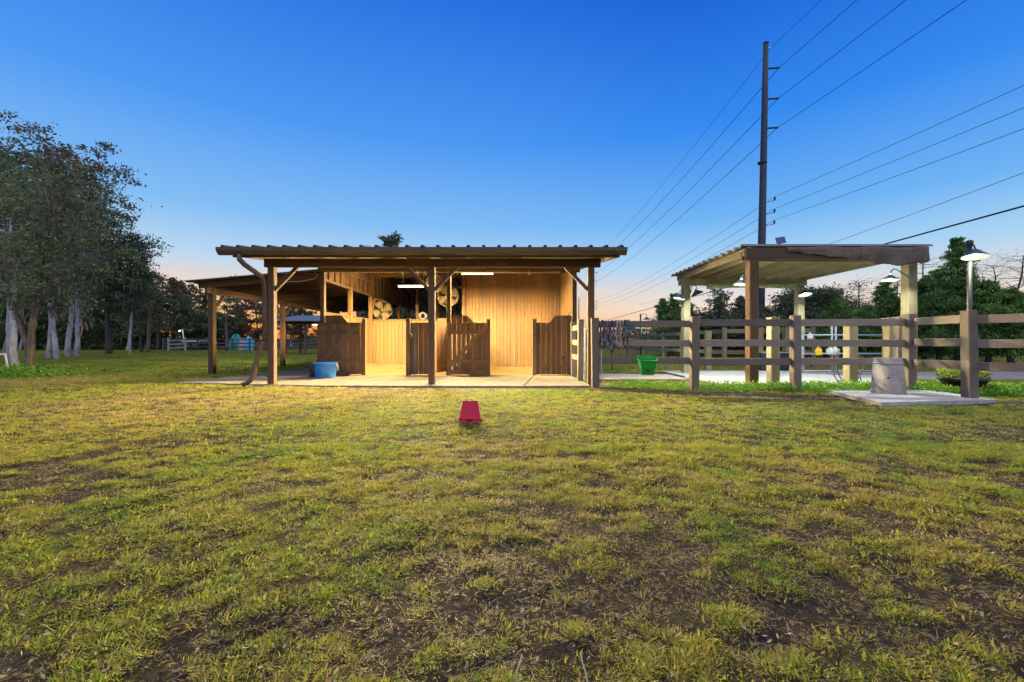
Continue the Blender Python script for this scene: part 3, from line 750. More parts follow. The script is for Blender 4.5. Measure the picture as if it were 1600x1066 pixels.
# cloth bundled over the front beam
def cloth(name, xs, yf, ztop, zbot, mat, label, cat, loc, wav=.02, seed=1):
    mb = MB(); nxx = len(xs); nz = 9; vs = []; fs = []
    for i, x in enumerate(xs):
        for k in range(nz):
            u = k/(nz-1); zt, zb = ztop(x), zbot(x)
            belly = .012*math.sin(math.pi*u)+.012*math.sin(x*4.1+u*5.5)*u
            vs.append((x, yf(x)-belly-wav*math.sin(i*1.7+k*.6+seed)*u, zt+(zb-zt)*u))
    for i in range(nxx-1):
        for k in range(nz-1): fs.append((i*nz+k,(i+1)*nz+k,(i+1)*nz+k+1,i*nz+k+1))
    mb.add(vs, fs, True); o = part(name, mb, mat, None, loc=loc, fix=False)
    so = o.modifiers.new('thickness', 'SOLIDIFY'); so.thickness = .012
    tag(o, label, cat); return o
xs = np.linspace(5.75, 8.70, 110)
def clb(x):
    u = (x-5.75)/2.95
    return PB+.17-.20*min(1,u*1.7) + .05*math.exp(-((u-.52)/.03)**2) - .09*math.exp(-((u-.78)/.17)**2) + .012*math.sin(x*13)
cloth('shade_cloth', xs, lambda x: PY0-.082-.010*math.sin(x*17)-.012*max(0,math.sin(x*5.3+1)), lambda x: PB+.262+.010*math.sin(x*6), clb, M['tarp'], 'brown shade cloth bundled along the front beam of the pergola', 'shade cloth', (7.1,PY0,PB), .022)
xs = np.linspace(xat(1104,PY1-.15), xat(1246,PY1-.15), 40)
cloth('shade_cloth', xs, lambda x: PY1-.15, lambda x: PB+.0-.02*math.sin((x-5.7)*1.2), lambda x: PB-.17+.05*math.cos((x-7.0)*1.1), M['tarpgreen'], 'greenish rolled shade cloth hanging at the far beam of the pergola', 'shade cloth', (7,PY1,PB), .02)
# small solar panel on the pergola roof
sp = thing('solar_panel', (xat(1220,9.7),9.7,PB+.33), 'small blue solar panel tilted up on the pergola roof', 'solar panel')
sx = xat(1220,9.7); RM = Euler((R(72),0,R(-16))).to_matrix(); RM = RM @ Matrix.Rotation(R(8),3,'Z')
part('panel', MB().box((sx,9.7,zat(375.5,9.7)), (.19,.16,.02), RM, .003), M['panel'], sp)
part('foot', MB().bar((sx-.04,9.72,PB+.32),(sx,9.72,zat(378,9.7)), .03, .03), M['blackpl'], sp)
# wash-bay posts
for k, (px, y, top, lab) in enumerate(((1106,14.9,517,'pale square timber post standing free left of the front pergola post'),(1208,9.35,497,'pale square timber post behind the fence right of the front pergola post'),
        (1229,15.0,512,'pale timber post near the dark trough on the wash pad'),(1187,14.6,512,'pale slim timber post showing right behind the front pergola post'),(1329,9.25,510,'pale timber post behind the fence with black hoses beside it'),(1391,8.9,498,'pale timber post close to the fence corner above the well ring'))):
    t = thing('timber_post', (xat(px,y),y,0), lab, 'post', 'loose posts of the wash bay')
    z1 = zat(top,y); part('shaft', MB().box((xat(px,y),y,z1/2-.04), (.19,.19,z1+.08), None, .01), M['treated_z'], t)
    part('cap', MB().box((xat(px,y),y,z1+.008), (.20,.20,.016), None, .004), M['treated_x'], t)
# bracing board between the corner posts
t = thing('corner_brace', (xat(1412,8.4),8.4,0), 'leaning short board wedged at the fence corner beside the pergola post', 'board')
part('board', MB().bar((xat(1400,8.45),8.42,.15),(xat(1404,8.45),8.42,1.45), .12, .12, .006), M['fence_z'], t)
# water trough by the pole
t = thing('water_trough', (xat(1206,14.2),14.2,0), 'dark grey water trough on the wash pad behind the fence', 'trough')
tx0, tx1 = xat(1184,14.2), xat(1228,14.2)
part('body', MB().box(((tx0+tx1)/2,14.2,.06), (tx1-tx0-.1,.42,.06), None, .01).box(((tx0+tx1)/2,13.99,.33), (tx1-tx0,.05,.55), None, .01).box(((tx0+tx1)/2,14.41,.33), (tx1-tx0,.05,.55), None, .01)
     .box((tx0+.03,14.2,.33), (.05,.37,.55)).box((tx1-.03,14.2,.33), (.05,.37,.55)), M['steel_pole'], t)
part('rim', MB().box(((tx0+tx1)/2,13.98,.61), (tx1-tx0+.03,.06,.03)).box(((tx0+tx1)/2,14.42,.61), (tx1-tx0+.03,.06,.03)), M['galv'], t)

# ------------------------------------------------------------------ gooseneck lamps
def lamp_parts(t, head, r, tilt, arm, outer, bulbmat, axis=None):
    """head = rim centre in world; shade opens downwards, tilted by Euler"""
    Mx = Euler(tilt).to_matrix(); hd = Vector(head)
    part('shade', MB().lathe([(r,0),(r*.93,.03),(r*.62,r*.42),(r*.30,r*.66),(r*.20,r*.80),(.0,r*.84)], hd, 24, Mx), outer, t)
    part('shade_lining', MB().lathe([(r*.985,.001),(r*.90,.028),(r*.60,r*.40),(r*.28,r*.63),(.0,r*.70)], hd, 24, Mx), M['shadein'], t)
    part('bulb', MB().lathe([(0,.01),(.035,.018),(.048,.05),(.040,.085),(.025,.11),(0,.12)], hd+Mx @ Vector((0,0,.012)), 14, Mx), bulbmat, t)
    part('neck', MB().tube([hd+Mx @ Vector((0,0,r*.82))]+[Vector(p) for p in arm], .013, 8), outer, t)
def goose(px, py, d, r, side, post, label, outer, tilt=(0,0,0), bulb='bulb'):
    x, z = xat(px,d), zat(py,d)
    t = thing('gooseneck_lamp', (x,d,z), label, 'lamp', 'gooseneck lamps of the pergola')
    top = z+r*.82
    arm = [(x+side*.02,d,top+.06),(x+side*.07,d,top+.12),(x+side*.14,d+.01,top+.11),(post[0],post[1],top-.02)]
    lamp_parts(t, (x,d,z), r, tilt, arm, outer, M[bulb])
    part('mount', MB().lathe([(0,0),(.045,0),(.045,.02),(0,.025)], (post[0],post[1],top-.02), 12, Matrix.Rotation(R(90),3,'X')), outer, t)
goose(1258.5, 461, 12.1, .17, -1, (8.55,12.60), 'bright gooseneck lamp under the far right corner of the pergola roof', M['teal'], (R(-16),0,0))
goose(1090, 460, 12.2, .17, -1, (5.27,12.65), 'gooseneck lamp on the inner side of the far left pergola post', M['teal'], (0,R(-24),0))
goose(1061, 467, 12.3, .17, 1, (5.07,12.65), 'gooseneck lamp on the outer side of the far left pergola post', M['bluegrey'], (0,R(14),0))
goose(1158, 445, 9.35, .145, 1, (4.985,9.1), 'gooseneck lamp hanging beside the near left pergola post', M['bluegrey'], (R(-3),R(6),0), 'bulbfront')
goose(1391, 438, 9.15, .15, 1, (8.60,9.26), 'gooseneck lamp on the near right pergola post facing the wash pad', M['bluegrey'], (R(-4),R(6),0), 'bulbfront')
# lamp post at the right
lp = thing('lamp_post', (8.58,8.0,0), 'dark lamp post with a lit bell shade behind the right fence post', 'lamp post')
part('pole', MB().tube([(8.58,8.0,-.1),(8.58,8.0,2.80)], .038, 14), M['blackpl'], lp)
part('finial', MB().lathe([(.05,2.78),(.055,2.80),(.055,2.84),(.03,2.865),(0,2.87)], (8.58,8.0,0), 12), M['blackpl'], lp)
lamp_parts(lp, (xat(1524,7.8),7.8,zat(402,7.8)), .185, (R(-7),R(8),0), [(xat(1522,7.85),7.85,2.74),(8.58,7.98,2.76)], M['teal'], M['bulbwarm'])
# lamp post further off
l2 = thing('lamp_post', (xat(1001,20),20,0), 'slim far lamp post showing over the fence above the green feeder', 'lamp post')
xx = xat(1001,20); part('pole', MB().tube([(xx,20,0),(xx,20,2.28)], .04, 10), M['teal'], l2)
lamp_parts(l2, (xat(1010.5,20),20,zat(500,20)), .17, (0,0,0), [(xat(1010,20),20,2.26),(xat(1006,20),20,2.29),(xx,20,2.27)], M['teal'], M['bulb'])

# ------------------------------------------------------------------ things on the fence, tubs
def feeder(name, label, mat, Mx, pos, emblem=None, k_=1.0):
    """over-the-fence feed tub: flat hanging back with a hand slot, sloped front; local z up, front = -y"""
    t = thing(name, pos, label, 'feed tub')
    h, wt, wb, dt_, db = .30, .36, .25, .27, .17; th = .008
    def ring(w, d, z, y1=.0): return [(-w/2,y1,z),(w/2,y1,z),(w/2*.88,y1-d,z),(-w/2*.88,y1-d,z)]
    def xf(ps): return [Mx @ (Vector(p)*k_)+Vector(pos) for p in ps]
    o0, o1 = ring(wb,db,0), ring(wt,dt_,h); i0, i1 = ring(wb-2*th,db-2*th,th,-th), ring(wt-2*th,dt_-2*th,h,-th)
    vs = xf(o0+o1+i0+i1); fs = [(3,2,1,0),(8,9,10,11)]
    for k in range(4):
        k2 = (k+1)%4; fs += [(k,k2,4+k2,4+k),(8+k,12+k,12+k2,8+k2),(4+k,4+k2,12+k2,12+k)]
    part('tub', MB().add(vs, fs), mat, t)
    # raised back plate with its hand slot, rolled rim
    bp = MB()
    for (x0,x1,z0,z1) in ((-.18,.18,h,h+.02),(-.18,-.055,h+.02,h+.045),(.055,.18,h+.02,h+.045),(-.18,.18,h+.045,h+.062)):
        bp.add(xf([(x0,.006,z0),(x1,.006,z0),(x1,-.006,z0),(x0,-.006,z0),(x0,.006,z1),(x1,.006,z1),(x1,-.006,z1),(x0,-.006,z1)]), [(0,1,2,3),(4,7,6,5),(0,4,5,1),(1,5,6,2),(2,6,7,3),(3,7,4,0)])
    part('back_plate', bp, mat, t)
    rim = ring(wt+.014,dt_+.014,h,.007); part('rim', MB().tube(xf(rim+[rim[0]]), .010, 6), mat, t)
    brim = ring(wb+.006,db+.006,.004,.003); part('edge_bead', MB().tube(xf(brim+[brim[0]]), .007, 6), M['backlit_rim'] if mat is M['red'] else mat, t)
    if emblem:
        e = MB()
        for cx0, cz, rr in ((0,.10,.028),(-.035,.125,.013),(.035,.125,.013),(-.018,.07,.012),(.02,.068,.012)):
            yy = -db*1.0-(dt_-db)*(cz/h)-.003
            e.add(xf([(cx0+rr*math.cos(a), yy-.35*rr*math.sin(a)*.0, cz+rr*math.sin(a)) for a in np.linspace(0,2*math.pi,9)[:-1]]+[(cx0+rr*math.cos(a), yy+.004, cz+rr*math.sin(a)) for a in np.linspace(0,2*math.pi,9)[:-1]]),
                  [tuple(range(8)), tuple(range(15,7,-1))]+[(k,(k+1)%8,8+(k+1)%8,8+k) for k in range(8)])
        part('emblem', e, emblem, t)
    return t
gd = 8.63; gx_ = xat(1009,gd)
feeder('hanging_feeder', 'green plastic feed tub hooked on the bottom rail of the fence', M['green'], Euler((R(8),0,R(-9))).to_matrix(), (gx_,gd-.04,zat(583,gd)), plain('emblem_dark', (.07,.02,.015), .6))
part_ = None
# red tub turned upside down on the lawn
feeder('feed_tub', 'red plastic feed tub lying upside down alone on the lawn', M['red'], (Euler((R(180),0,0)).to_matrix() @ Euler((R(-9),0,R(2))).to_matrix()), (xat(735,5.1),5.08,.25), None, .70)
# blue muck tub
bt = thing('muck_tub', (xat(508.5,11.05),11.05,.035), 'blue plastic muck tub with rope handles by the folded back stall door', 'tub')
bx_ = xat(508.5,11.05)
part('tub', MB().lathe([(0,.04),(.235,.04),(.24,.05),(.285,.40),(.305,.405),(.305,.425),(.278,.425),(.228,.075),(0,.07)], (bx_,11.05,0), 32), M['blue'], bt)
part('handle', MB().tube([(bx_+.29,11.0,.39),(bx_+.33,11.0,.33),(bx_+.345,11.02,.24),(bx_+.32,11.05,.21),(bx_+.315,11.07,.30),(bx_+.30,11.08,.38)], .014, 6), M['rope'], bt)
part('handle', MB().tube([(bx_-.29,11.0,.36),(bx_-.34,11.0,.29),(bx_-.36,11.02,.20),(bx_-.34,11.05,.17),(bx_-.32,11.07,.26),(bx_-.29,11.08,.35)], .014, 6), M['black'], bt)
# black bag beside the tub
bb = MB().lathe([(0,0),(.11,.0),(.13,.08),(.10,.19),(.03,.24),(0,.245)], (xat(491,11.35),11.35,.03), 14); bb = part('feed_bag', bb, M['black'], None, loc=(xat(491,11.35),11.35,.03)); tag(bb, 'small slumped black bag half hidden left of the blue tub', 'bag')

# halters and lead ropes on the top rail
hc = {'black': M['black'], 'blue': plain('nylon_blue', (.06,.12,.22), .7), 'red': plain('nylon_red', (.22,.04,.05), .7), 'grey': plain('nylon_grey', (.32,.33,.36), .7), 'tan': plain('leather_tan', (.30,.20,.11), .6), 'purple': plain('nylon_plum', (.14,.08,.15), .7)}
def frail(px):                                   # a point on the first run of the fence
    (x0,y0),(x1,y1) = FP[0], FP[1]; k = (px-930)/155.0; return x0+(x1-x0)*k, y0+(y1-y0)*k
def halter(px, col, drop, label, lead=0, seed=0, wide=.08, piece_name='horse_halter', cat='halter'):
    r = random.Random(seed); x, y = frail(px); y -= .055
    t = thing(piece_name, (x,y,1.40), label, cat, 'halters and leads on the fence')
    zt = 1.405
    def jit(a): return r.uniform(-a, a)
    # crown strap over the rail
    part('crown_strap', MB().tube([(x-.03,y+.12,1.22),(x-.02,y+.12,1.38),(x,y+.07,1.41),(x+.01,y-.01,1.39),(x+.02,y-.02,1.20),(x+.02+jit(.02),y-.02,zt-drop*.45)], .014, 5), hc[col], t)
    part('cheek_strap', MB().tube([(x-.03,y-.012,1.385),(x-wide*.7,y-.03,1.22+jit(.03)),(x-wide+jit(.02),y-.03,zt-drop*.5),(x-wide*.5,y-.035,zt-drop*.8)], .012, 5), hc[col], t)
    part('nose_band', MB().tube([(x+wide*.6*math.cos(a)-wide*.15, y-.035+.02*math.sin(a), zt-drop*.72+drop*.2*math.sin(a)+.02*math.cos(a)) for a in np.linspace(0,2*math.pi,14)], .013, 5, False), hc[col], t)
    part('throat_strap', MB().tube([(x+.02,y-.03,1.28),(x+wide*.8,y-.03,zt-drop*.45),(x+wide*.3,y-.035,zt-drop*.7)], .011, 5), hc[col], t)
    part('buckle', MB().tube([(x-wide*.5+.018*math.cos(a),y-.05,zt-drop*.8+.022*math.sin(a)) for a in np.linspace(0,2*math.pi,9)], .005, 5, False), M['galv'], t)
    if lead: part('lead_rope', MB().tube([(x-wide*.2,y-.04,zt-drop*.9),(x+jit(.03),y-.045,zt-(drop+lead)*.6),(x+jit(.02),y-.05,zt-drop-lead*.5),(x+jit(.04),y-.05,zt-drop-lead)], .013, 5), hc[col], t)
    return t
halter(942,'black',.62,'black nylon halter nearest the barn on the fence rail',0,1)
halter(947,'red',.50,'dull red halter with straps bunched close to the barn post',0,2)
halter(952,'blue',.60,'dark blue halter hanging third along the fence rail',.0,3)
halter(957,'black',.70,'black halter whose long lead nearly reaches the ground',.32,4)
halter(963,'purple',.55,'plum coloured halter between black and grey ones on the rail',0,5)
halter(968,'grey',.58,'pale grey rope halter in the middle of the bunch on the rail',0,6)
halter(973,'tan',.62,'tan leather halter hanging right of the pale grey halter',0,7)
halter(979,'black',.60,'black halter furthest along the fence from the barn post',0,8,.07)
halter(984,'blue',.28,'short blue halter looped at the outer end of the bunch',0,9,.11)
x, y = frail(938.5); lr = MB().tube([(x-.01,y+.05,1.40),(x,y-.07,1.36),(x+.015,y-.08,.95),(x+.0,y-.085,.55),(x+.02,y-.09,.20),(x+.05,y-.10,.05),(x+.16,y-.14,.03)], .012, 6)
lr = part('lead_rope', lr, hc['grey'], None, loc=(x,y,0)); tag(lr, 'dark lead rope hanging down to the grass beside the barn fence post', 'rope')

# concrete well ring
wx, wy = xat(1388,7.55), 7.55
wl = thing('well_ring', (wx,wy,.05), 'round grey concrete well ring standing on the concrete pad', 'well ring')
part('ring', MB().lathe([(.24,.05),(.245,.06),(.205,.58),(.195,.59),(.195,.66),(.18,.672),(.15,.672),(.15,.50),(.17,.06)], (wx,wy,0), 40), M['pipe'], wl)
part('collar', MB().lathe([(.196,.575),(.213,.57),(.215,.585),(.200,.60)], (wx,wy,0), 40), M['concgrey'], wl)
dx = Vector((-wx,-wy,0)).normalized()
part('hole', MB().lathe([(0,.004),(.017,.004),(.017,-.02),(0,-.02)], Vector((wx,wy,.335))+dx*.225, 12, dx.to_track_quat('Z','Y').to_matrix()), M['black'], wl)

# planter bowl behind the right fence post
pl = thing('planter_bowl', (xat(1505,7.9),7.95,0), 'wide shallow black planter bowl overgrown with yellow green plants', 'planter')
plx, ply = xat(1505,7.95), 7.95
part('bowl', MB().lathe([(0,.10),(.24,.10),(.33,.24),(.36,.27),(.35,.30),(.31,.29),(0,.26)], (plx,ply,0), 32), M['blackpl'], pl)
part('soil', MB().lathe([(.315,.285),(.2,.31),(0,.32)], (plx,ply,0), 20), M['soil'], pl)

# small things in the wash yard
def bottle(px, py, d, w, h, mat, name, label, cat):
    x, z = xat(px,d), zat(py,d); o = thing(name, (x,d,z), label, cat)
    part('body', MB().lathe([(0,0),(w,0),(w*1.05,.02),(w*1.05,h*.6),(w*.45,h*.78),(w*.4,h*.9),(0,h*.9)], (x,d,z), 14), mat, o)
    part('cap', MB().lathe([(w*.45,h*.88),(w*.45,h),(0,h)], (x,d,z), 12), M['white'] if mat is not M['white'] else M['galv'], o)
bottle(1279,555,12.3,.085,.27,M['yellow'],'spray_bottle','yellow bottle hanging on the grey tube gate','bottle')
bottle(1297,554,12.3,.09,.24,M['white'],'shampoo_bottle','white round jug on the tube gate next to the yellow bottle','jug')
bottle(1305,554,12.3,.08,.26,M['white'],'shampoo_bottle','white slim jug on the tube gate right of the round jug','jug')
bottle(1266,530,12.3,.07,.20,M['white'],'shampoo_bottle','white bottle up on the top tube of the grey gate','bottle')
def hose(pts, label, d):
    o = part('hose', MB().tube(pts, .013, 6), M['blackpl'], None, loc=pts[0]); tag(o, label, 'hose', 'black hoses in the wash bay'); return o
d = 9.9
def hp(px, py, dd=0): return (xat(px,d+dd), d+dd, max(.06, zat(py,d+dd)))
hose([hp(1309,548),hp(1306,560),hp(1303,575),hp(1304,588),hp(1309,597),hp(1320,600),hp(1330,601)], 'black hose hanging in a loop left of the pale post', d)
hose([hp(1312,545,.1),hp(1309,565,.1),hp(1309,580,.1),hp(1314,592,.1),hp(1324,596,.1)], 'second black hose loop inside the first by the pale post', d)
hose([hp(1335,553),hp(1345,557),hp(1352,565),hp(1350,575),hp(1343,588),hp(1339,600),hp(1341,603)], 'black hose curling down right of the pale post', d)
hose([hp(1337,565,.1),hp(1340,580,.1),hp(1346,595,.1),hp(1347,600,.1)], 'short black hose crossing the curling hose near the well ring', d)

# ------------------------------------------------------------------ utility poles and wires
def upole(x, y, label, lean=0.0, full=True):
    t = thing('utility_pole', (x,y,0), label, 'utility pole', 'steel poles of the power line')
    H = 21.95; k = lambda z: x+lean*z/H
    part('shaft', MB().tube([(k(z),y,z) for z in (-.5,5,9.6,9.62,14,18,H)], [.29,.265,.24,.235,.215,.195,.165], 16), M['steel_pole'], t)
    part('joint_band', MB().lathe([(.24,9.5),(.30,9.52),(.30,9.62),(.24,9.64)], (k(9.6)+0,y,4.0), 16), M['steel_pole'], t)
    part('cap', MB().lathe([(.17,H-.02),(.19,H),(.19,H+.06),(0,H+.10)], (k(H),y,0), 16), M['steel_pole'], t)
    tips = []
    for z in (20.2, 18.05, 16.0):
        a = (k(z)+.15,y,z); b2 = (k(z)+.95,y,z+.05)
        part('insulator_arm', MB().tube([a]+[(a[0]+(b2[0]-a[0])*q,y,z+.05*q) for q in np.linspace(.08,1,12)], [.05]+[.075 if i%2 else .05 for i in range(12)], 10), M['blackpl'], t); tips.append(b2)
    part('earth_clamp', MB().bar((k(H)+.1,y,H-.25),(k(H)+.35,y,H-.32), .05, .05), M['galv'], t); tips.append((k(H)+.35,y,H-.32))
    for z in (11.0, 10.15, 9.35):
        z += .05
        part('bracket', MB().tube([(k(z)+.15,y,z-.25),(k(z)+.85,y,z-.12)], .035, 6), M['galv'], t)
        part('pin_insulator', MB().lathe([(.03,0),(.07,.03),(.05,.10),(.075,.13),(.05,.20),(.06,.23),(0,.26)], (k(z)+.85,y,z-.12), 10), M['blackpl'], t); tips.append((k(z)+.85,y,z+.14))
    return t, tips
P0, T0 = upole(17.4, 30, 'tall dark steel utility pole rising behind the pergola', .45)
P1, T1 = upole(xat(931,105)-.6, 105, 'distant utility pole in line with the right porch post of the barn', .0)
P2, T2 = upole(xat(904.5,200), 200, 'faraway thin utility pole between the stall post and the porch post', .0)
def wire(a, b2, sag, r, label, n=28):
    pts = []
    for i in range(n+1):
        u = i/n; p = Vector(a).lerp(Vector(b2), u); p.z -= 4*sag*u*(1-u); pts.append(p)
    o = part('power_line', MB().tube(pts, r, 5, False), M['wire'], None, loc=tuple(a)); return o
NX, NY = 4.6, -42.0
names = ['uppermost arm','middle arm','lowest arm','top earth clamp','upper bracket','middle bracket','lower bracket']
for i, nmx in enumerate(names):
    a = T0[i]; near = (a[0]+NX, NY, a[2]+.2)
    tag(wire(a, near, .9, .017 if i < 3 else .012, ''), 'power line running overhead towards the viewer from the %s of the near pole' % nmx, 'power line', 'wires of the power line')
    tag(wire(a, T1[i], 1.0, .022 if i < 3 else .014, ''), 'power line running from the %s of the near pole into the distance' % nmx, 'power line', 'wires of the power line')
    tag(wire(T1[i], T2[i], 1.2, .03, ''), 'power line from the %s of the distant pole to the faraway pole' % nmx, 'power line', 'wires of the power line')
cb = wire((xat(943,70),70,zat(502,70)), (xat(1600,13),13,zat(322,13)), 0, .030, '')
for v in cb.data.vertices: pass
tag(cb, 'thick black service cable sloping down behind the pergola roof', 'cable', 'wires of the power line')
c2 = wire((xat(1000,75),75,zat(476,75)), (xat(1600,20),20,zat(270,20)), .5, .014, ''); tag(c2, 'thin lone wire between the pole wires and the thick cable', 'power line', 'wires of the power line')

# ------------------------------------------------------------------ trees
def np_leaves(P, size, rg, flat=0.0, aspect=.55, up=None):
    """rhombic leaves with a fold; P centres"""
    n = len(P); u = rg.normal(size=(n,3)); 
    if up is not None: u = u*(1-abs(up))+np.array([0,0,1.0])*up
    u /= np.linalg.norm(u,axis=1,keepdims=True)+1e-9
    w = rg.normal(size=(n,3)); w[:,2] *= (1-flat); v = np.cross(u, w); v /= np.linalg.norm(v,axis=1,keepdims=True)+1e-9
    s = (size*rg.uniform(.6,1.4,n))[:,None]
    V = np.stack([P-u*s, P+v*s*aspect, P+u*s, P-v*s*aspect], 1).reshape(-1,3)
    F = np.arange(4*n).reshape(n,4); return V, F
def crown_obj(name, V, F, mat, parent, kind='stuff'):
    me = bpy.data.meshes.new(name); np_mesh(me, V-np.array(OFF[parent.name]), F); me.materials.append(mat)
    o = bpy.data.objects.new(name, me); C.objects.link(o); o.parent = parent; OFF[o.name] = OFF[parent.name]; return o
def bez(a, b, rg, wob, n=6):
    a, b = np.array(a,float), np.array(b,float); L_ = np.linalg.norm(b-a)
    pts = [a+(b-a)*t for t in np.linspace(0,1,n)]; off = np.zeros(3)
    for i in range(1,n): off = off+rg.normal(size=3)*wob*L_/n; pts[i] = pts[i]+off
    return pts
def tree(x, y, H, cb, rad, label, name='tree', cat='tree', group=None, leaf='leaf_oak', bark='bark_brown', r0=.22, lean=(0,0), n_limb=16, clumps=5, per=40, ls=.11,
         prof='round', seed=1, droop=0.0, flat=.0, up=None, asp=.55, spread=.45, moss=0, fork=None, leaf2=None, sway=.12):
    rg = np.random.default_rng(seed)
    t = thing(name, (x,y,0), label, cat, group); mb = MB()
    base = np.array([x,y,-.15]); top = np.array([x+lean[0],y+lean[1],H*.97])
    tp = bez(base, top, rg, sway, 12)
    rr = [r0*(1.15 if i == 0 else .88)*(1-.9*i/11)+.012 for i in range(12)]
    mb.tube(tp, rr, 9)
    if fork is not None:
        mb.tube(bez(tp[1]*.8+tp[0]*.2, np.array([x+fork[0],y+fork[1],fork[2]]), rg, .10, 8), [r0*.8*(1-.75*i/7) for i in range(8)], 8)
        tpf = [np.array([x+fork[0],y+fork[1],fork[2]])]
    cents = []; csz = []
    for k in range(n_limb):
        u = (k+.5)/n_limb; z = cb+(H-cb)*u*.98
        f = min(10.99, max(0,(z+.15)/(top[2]+.15)*11)); i0 = int(f); p = tp[i0]+(tp[min(11,i0+1)]-tp[i0])*(f-i0)
        if prof == 'round': Rk = rad*math.sqrt(max(.05,1-(2*u-.85)**2/1.35))
        elif prof == 'cone': Rk = rad*(1-u)**.8+.08
        elif prof == 'umbrella': Rk = rad*(.25+.75*u**.7) if u < .85 else rad*.9
        else: Rk = rad*(.75+.25*math.sin(u*5))
        for q in range(2 if prof != 'cone' else 3):
            az = k*2.399+q*math.pi*(1 if prof != 'cone' else .667)+rg.uniform(-.5,.5); el = rg.uniform(-.05,.5)-droop
            ln = Rk*rg.uniform(.65,1.1); e = p+np.array([math.cos(az)*ln, math.sin(az)*ln, ln*math.tan(el)*.7])
            e[2] = min(e[2], H)
            bp = bez(p, e, rg, .22, 5); bw = max(.012, r0*.28*(1-u*.6)); mb.tube(bp, [bw*(1-.2*i) for i in range(5)], 5, False)
            for c in range(clumps):
                b0 = bp[1+int(rg.integers(0,4))]; o = rg.normal(size=3)*spread*(1 if prof != 'cone' else 1.05-.85*u)*np.array([1,1,.6]); tip = b0+o
                mb.tube([b0, (b0+tip)/2+rg.normal(size=3)*.05, tip], [bw*.35,bw*.22,.006], 3, False); cents.append(tip); csz.append(1 if prof != 'cone' else 1.1-.85*u)
    part('trunk', mb, M[bark], t, fix=False)
    if per > 0:
        Cn = np.array(cents); cs = rg.uniform(.55,1.2,len(Cn))*np.array(csz)
        idx = np.repeat(np.arange(len(Cn)), per); P = Cn[idx]+rg.normal(size=(len(idx),3))*(spread*.62*cs[idx])[:,None]*np.array([1,1,.55])
        P = P[P[:,2] > .15]
        if leaf2:
            mask = rg.random(len(P)) < .3
            crown_obj('crown', *np_leaves(P[~mask], ls, rg, flat), M[leaf], t); crown_obj('crown', *np_leaves(P[mask], ls, rg, flat), M[leaf2], t)
        else: crown_obj('crown', *np_leaves(P, ls, rg, flat, asp, up), M[leaf], t)
        if moss:
            sel = Cn[(rg.random(len(Cn)) < .5)]
            idx = np.repeat(np.arange(len(sel)), moss); P = sel[idx]+rg.normal(size=(len(idx),3))*np.array([.12,.12,0]); P[:,2] -= rg.uniform(.1,1.0,len(idx))
            crown_obj('hanging_moss', *np_leaves(P, .13, rg, 0, .16, .9), M['leaf_moss'], t)
    return t
G1 = 'big trees at the edge of the wood'
def tp_(px, base): return gp(px, base)
x, y = gp(44,580); tree(x,y,6.4,2.2,2.2,'forked brown oak draped with moss closest on the lawn',group=G1,sway=.045,leaf='leaf_oak',bark='bark_brown',r0=0.114,lean=(.35,.4),fork=(-1.2,.3,4.5),seed=3,moss=14,per=43,ls=0.055)
x, y = gp(23,571); tree(x,y,8.4,3.2,3.4,'pale trunked tree behind the forked oak at the photo edge',group=G1,sway=.045,leaf='leaf_oak',bark='bark_pale',r0=0.132,lean=(-.5,.3),seed=5,per=46,ls=0.079)
x, y = gp(88,561); tree(x,y,12.2,4.2,3.0,'tall pale leaning trunk between the forked oak and the trunk pair',group=G1,sway=.045,leaf='leaf_cyp',leaf2='leaf_oak',bark='bark_pale',r0=0.138,lean=(-1.5,.4),seed=7,per=38,ls=0.086,prof='umbrella',n_limb=18)
x, y = gp(105,558.5); tree(x,y,13.4,5.2,3.3,'thick pale upright trunk with a flared foot, left of a close pair',group=G1,sway=.045,leaf='leaf_dark',leaf2='leaf_cyp',bark='bark_pale',r0=0.150,lean=(.3,.4),seed=9,per=41,ls=0.092,prof='umbrella',n_limb=18)
x, y = gp(120,557); tree(x,y,12.7,5.0,2.5,'pale brown trunk standing close right of the thickest trunk',group=G1,sway=.045,leaf='leaf_oak',leaf2='leaf_cyp',bark='bark_pale',r0=0.138,lean=(-.5,.4),seed=11,prof='umbrella',per=41,ls=0.092,n_limb=18)
x, y = gp(203,553.5); tree(x,y,9.4,3.6,1.6,'slender grey trunk alone on the grass before the far fence',group=G1,sway=.045,leaf='leaf_dark',bark='bark_pale',r0=0.108,lean=(-.3,.3),seed=13,per=43,ls=0.092)
x, y = gp(150,555); tree(x-1.0,y+2,11.1,3.8,2.7,'dark bushy tree filling the gap behind the trunk pair',group=G1,sway=.045,leaf='leaf_dark',bark='bark_dark',r0=0.150,seed=15,per=43,ls=0.099)
x, y = gp(172,553); tree(x,y,9.2,3.2,2.6,'dense dark tree with a low crown before the far wood',group=G1,sway=.045,leaf='leaf_oak',bark='bark_dark',r0=0.132,seed=17,per=43,ls=0.099)
x, y = gp(-30,566); tree(x,y,10.3,3.0,4.2,'spreading tree whose crown comes in from the left photo edge',group=G1,sway=.045,leaf='leaf_dark',bark='bark_pale',r0=0.132,seed=19,per=43,ls=0.086)
x, y = gp(60,562); tree(x-.5,y+1,12.7,5.5,3.8,'tall rusty cypress with a feathery flat top behind the oaks',group=G1,sway=.045,leaf='leaf_rust',leaf2='leaf_cyp',bark='bark_pale',r0=0.180,seed=21,per=28,ls=0.079,prof='umbrella',n_limb=16,flat=.4)
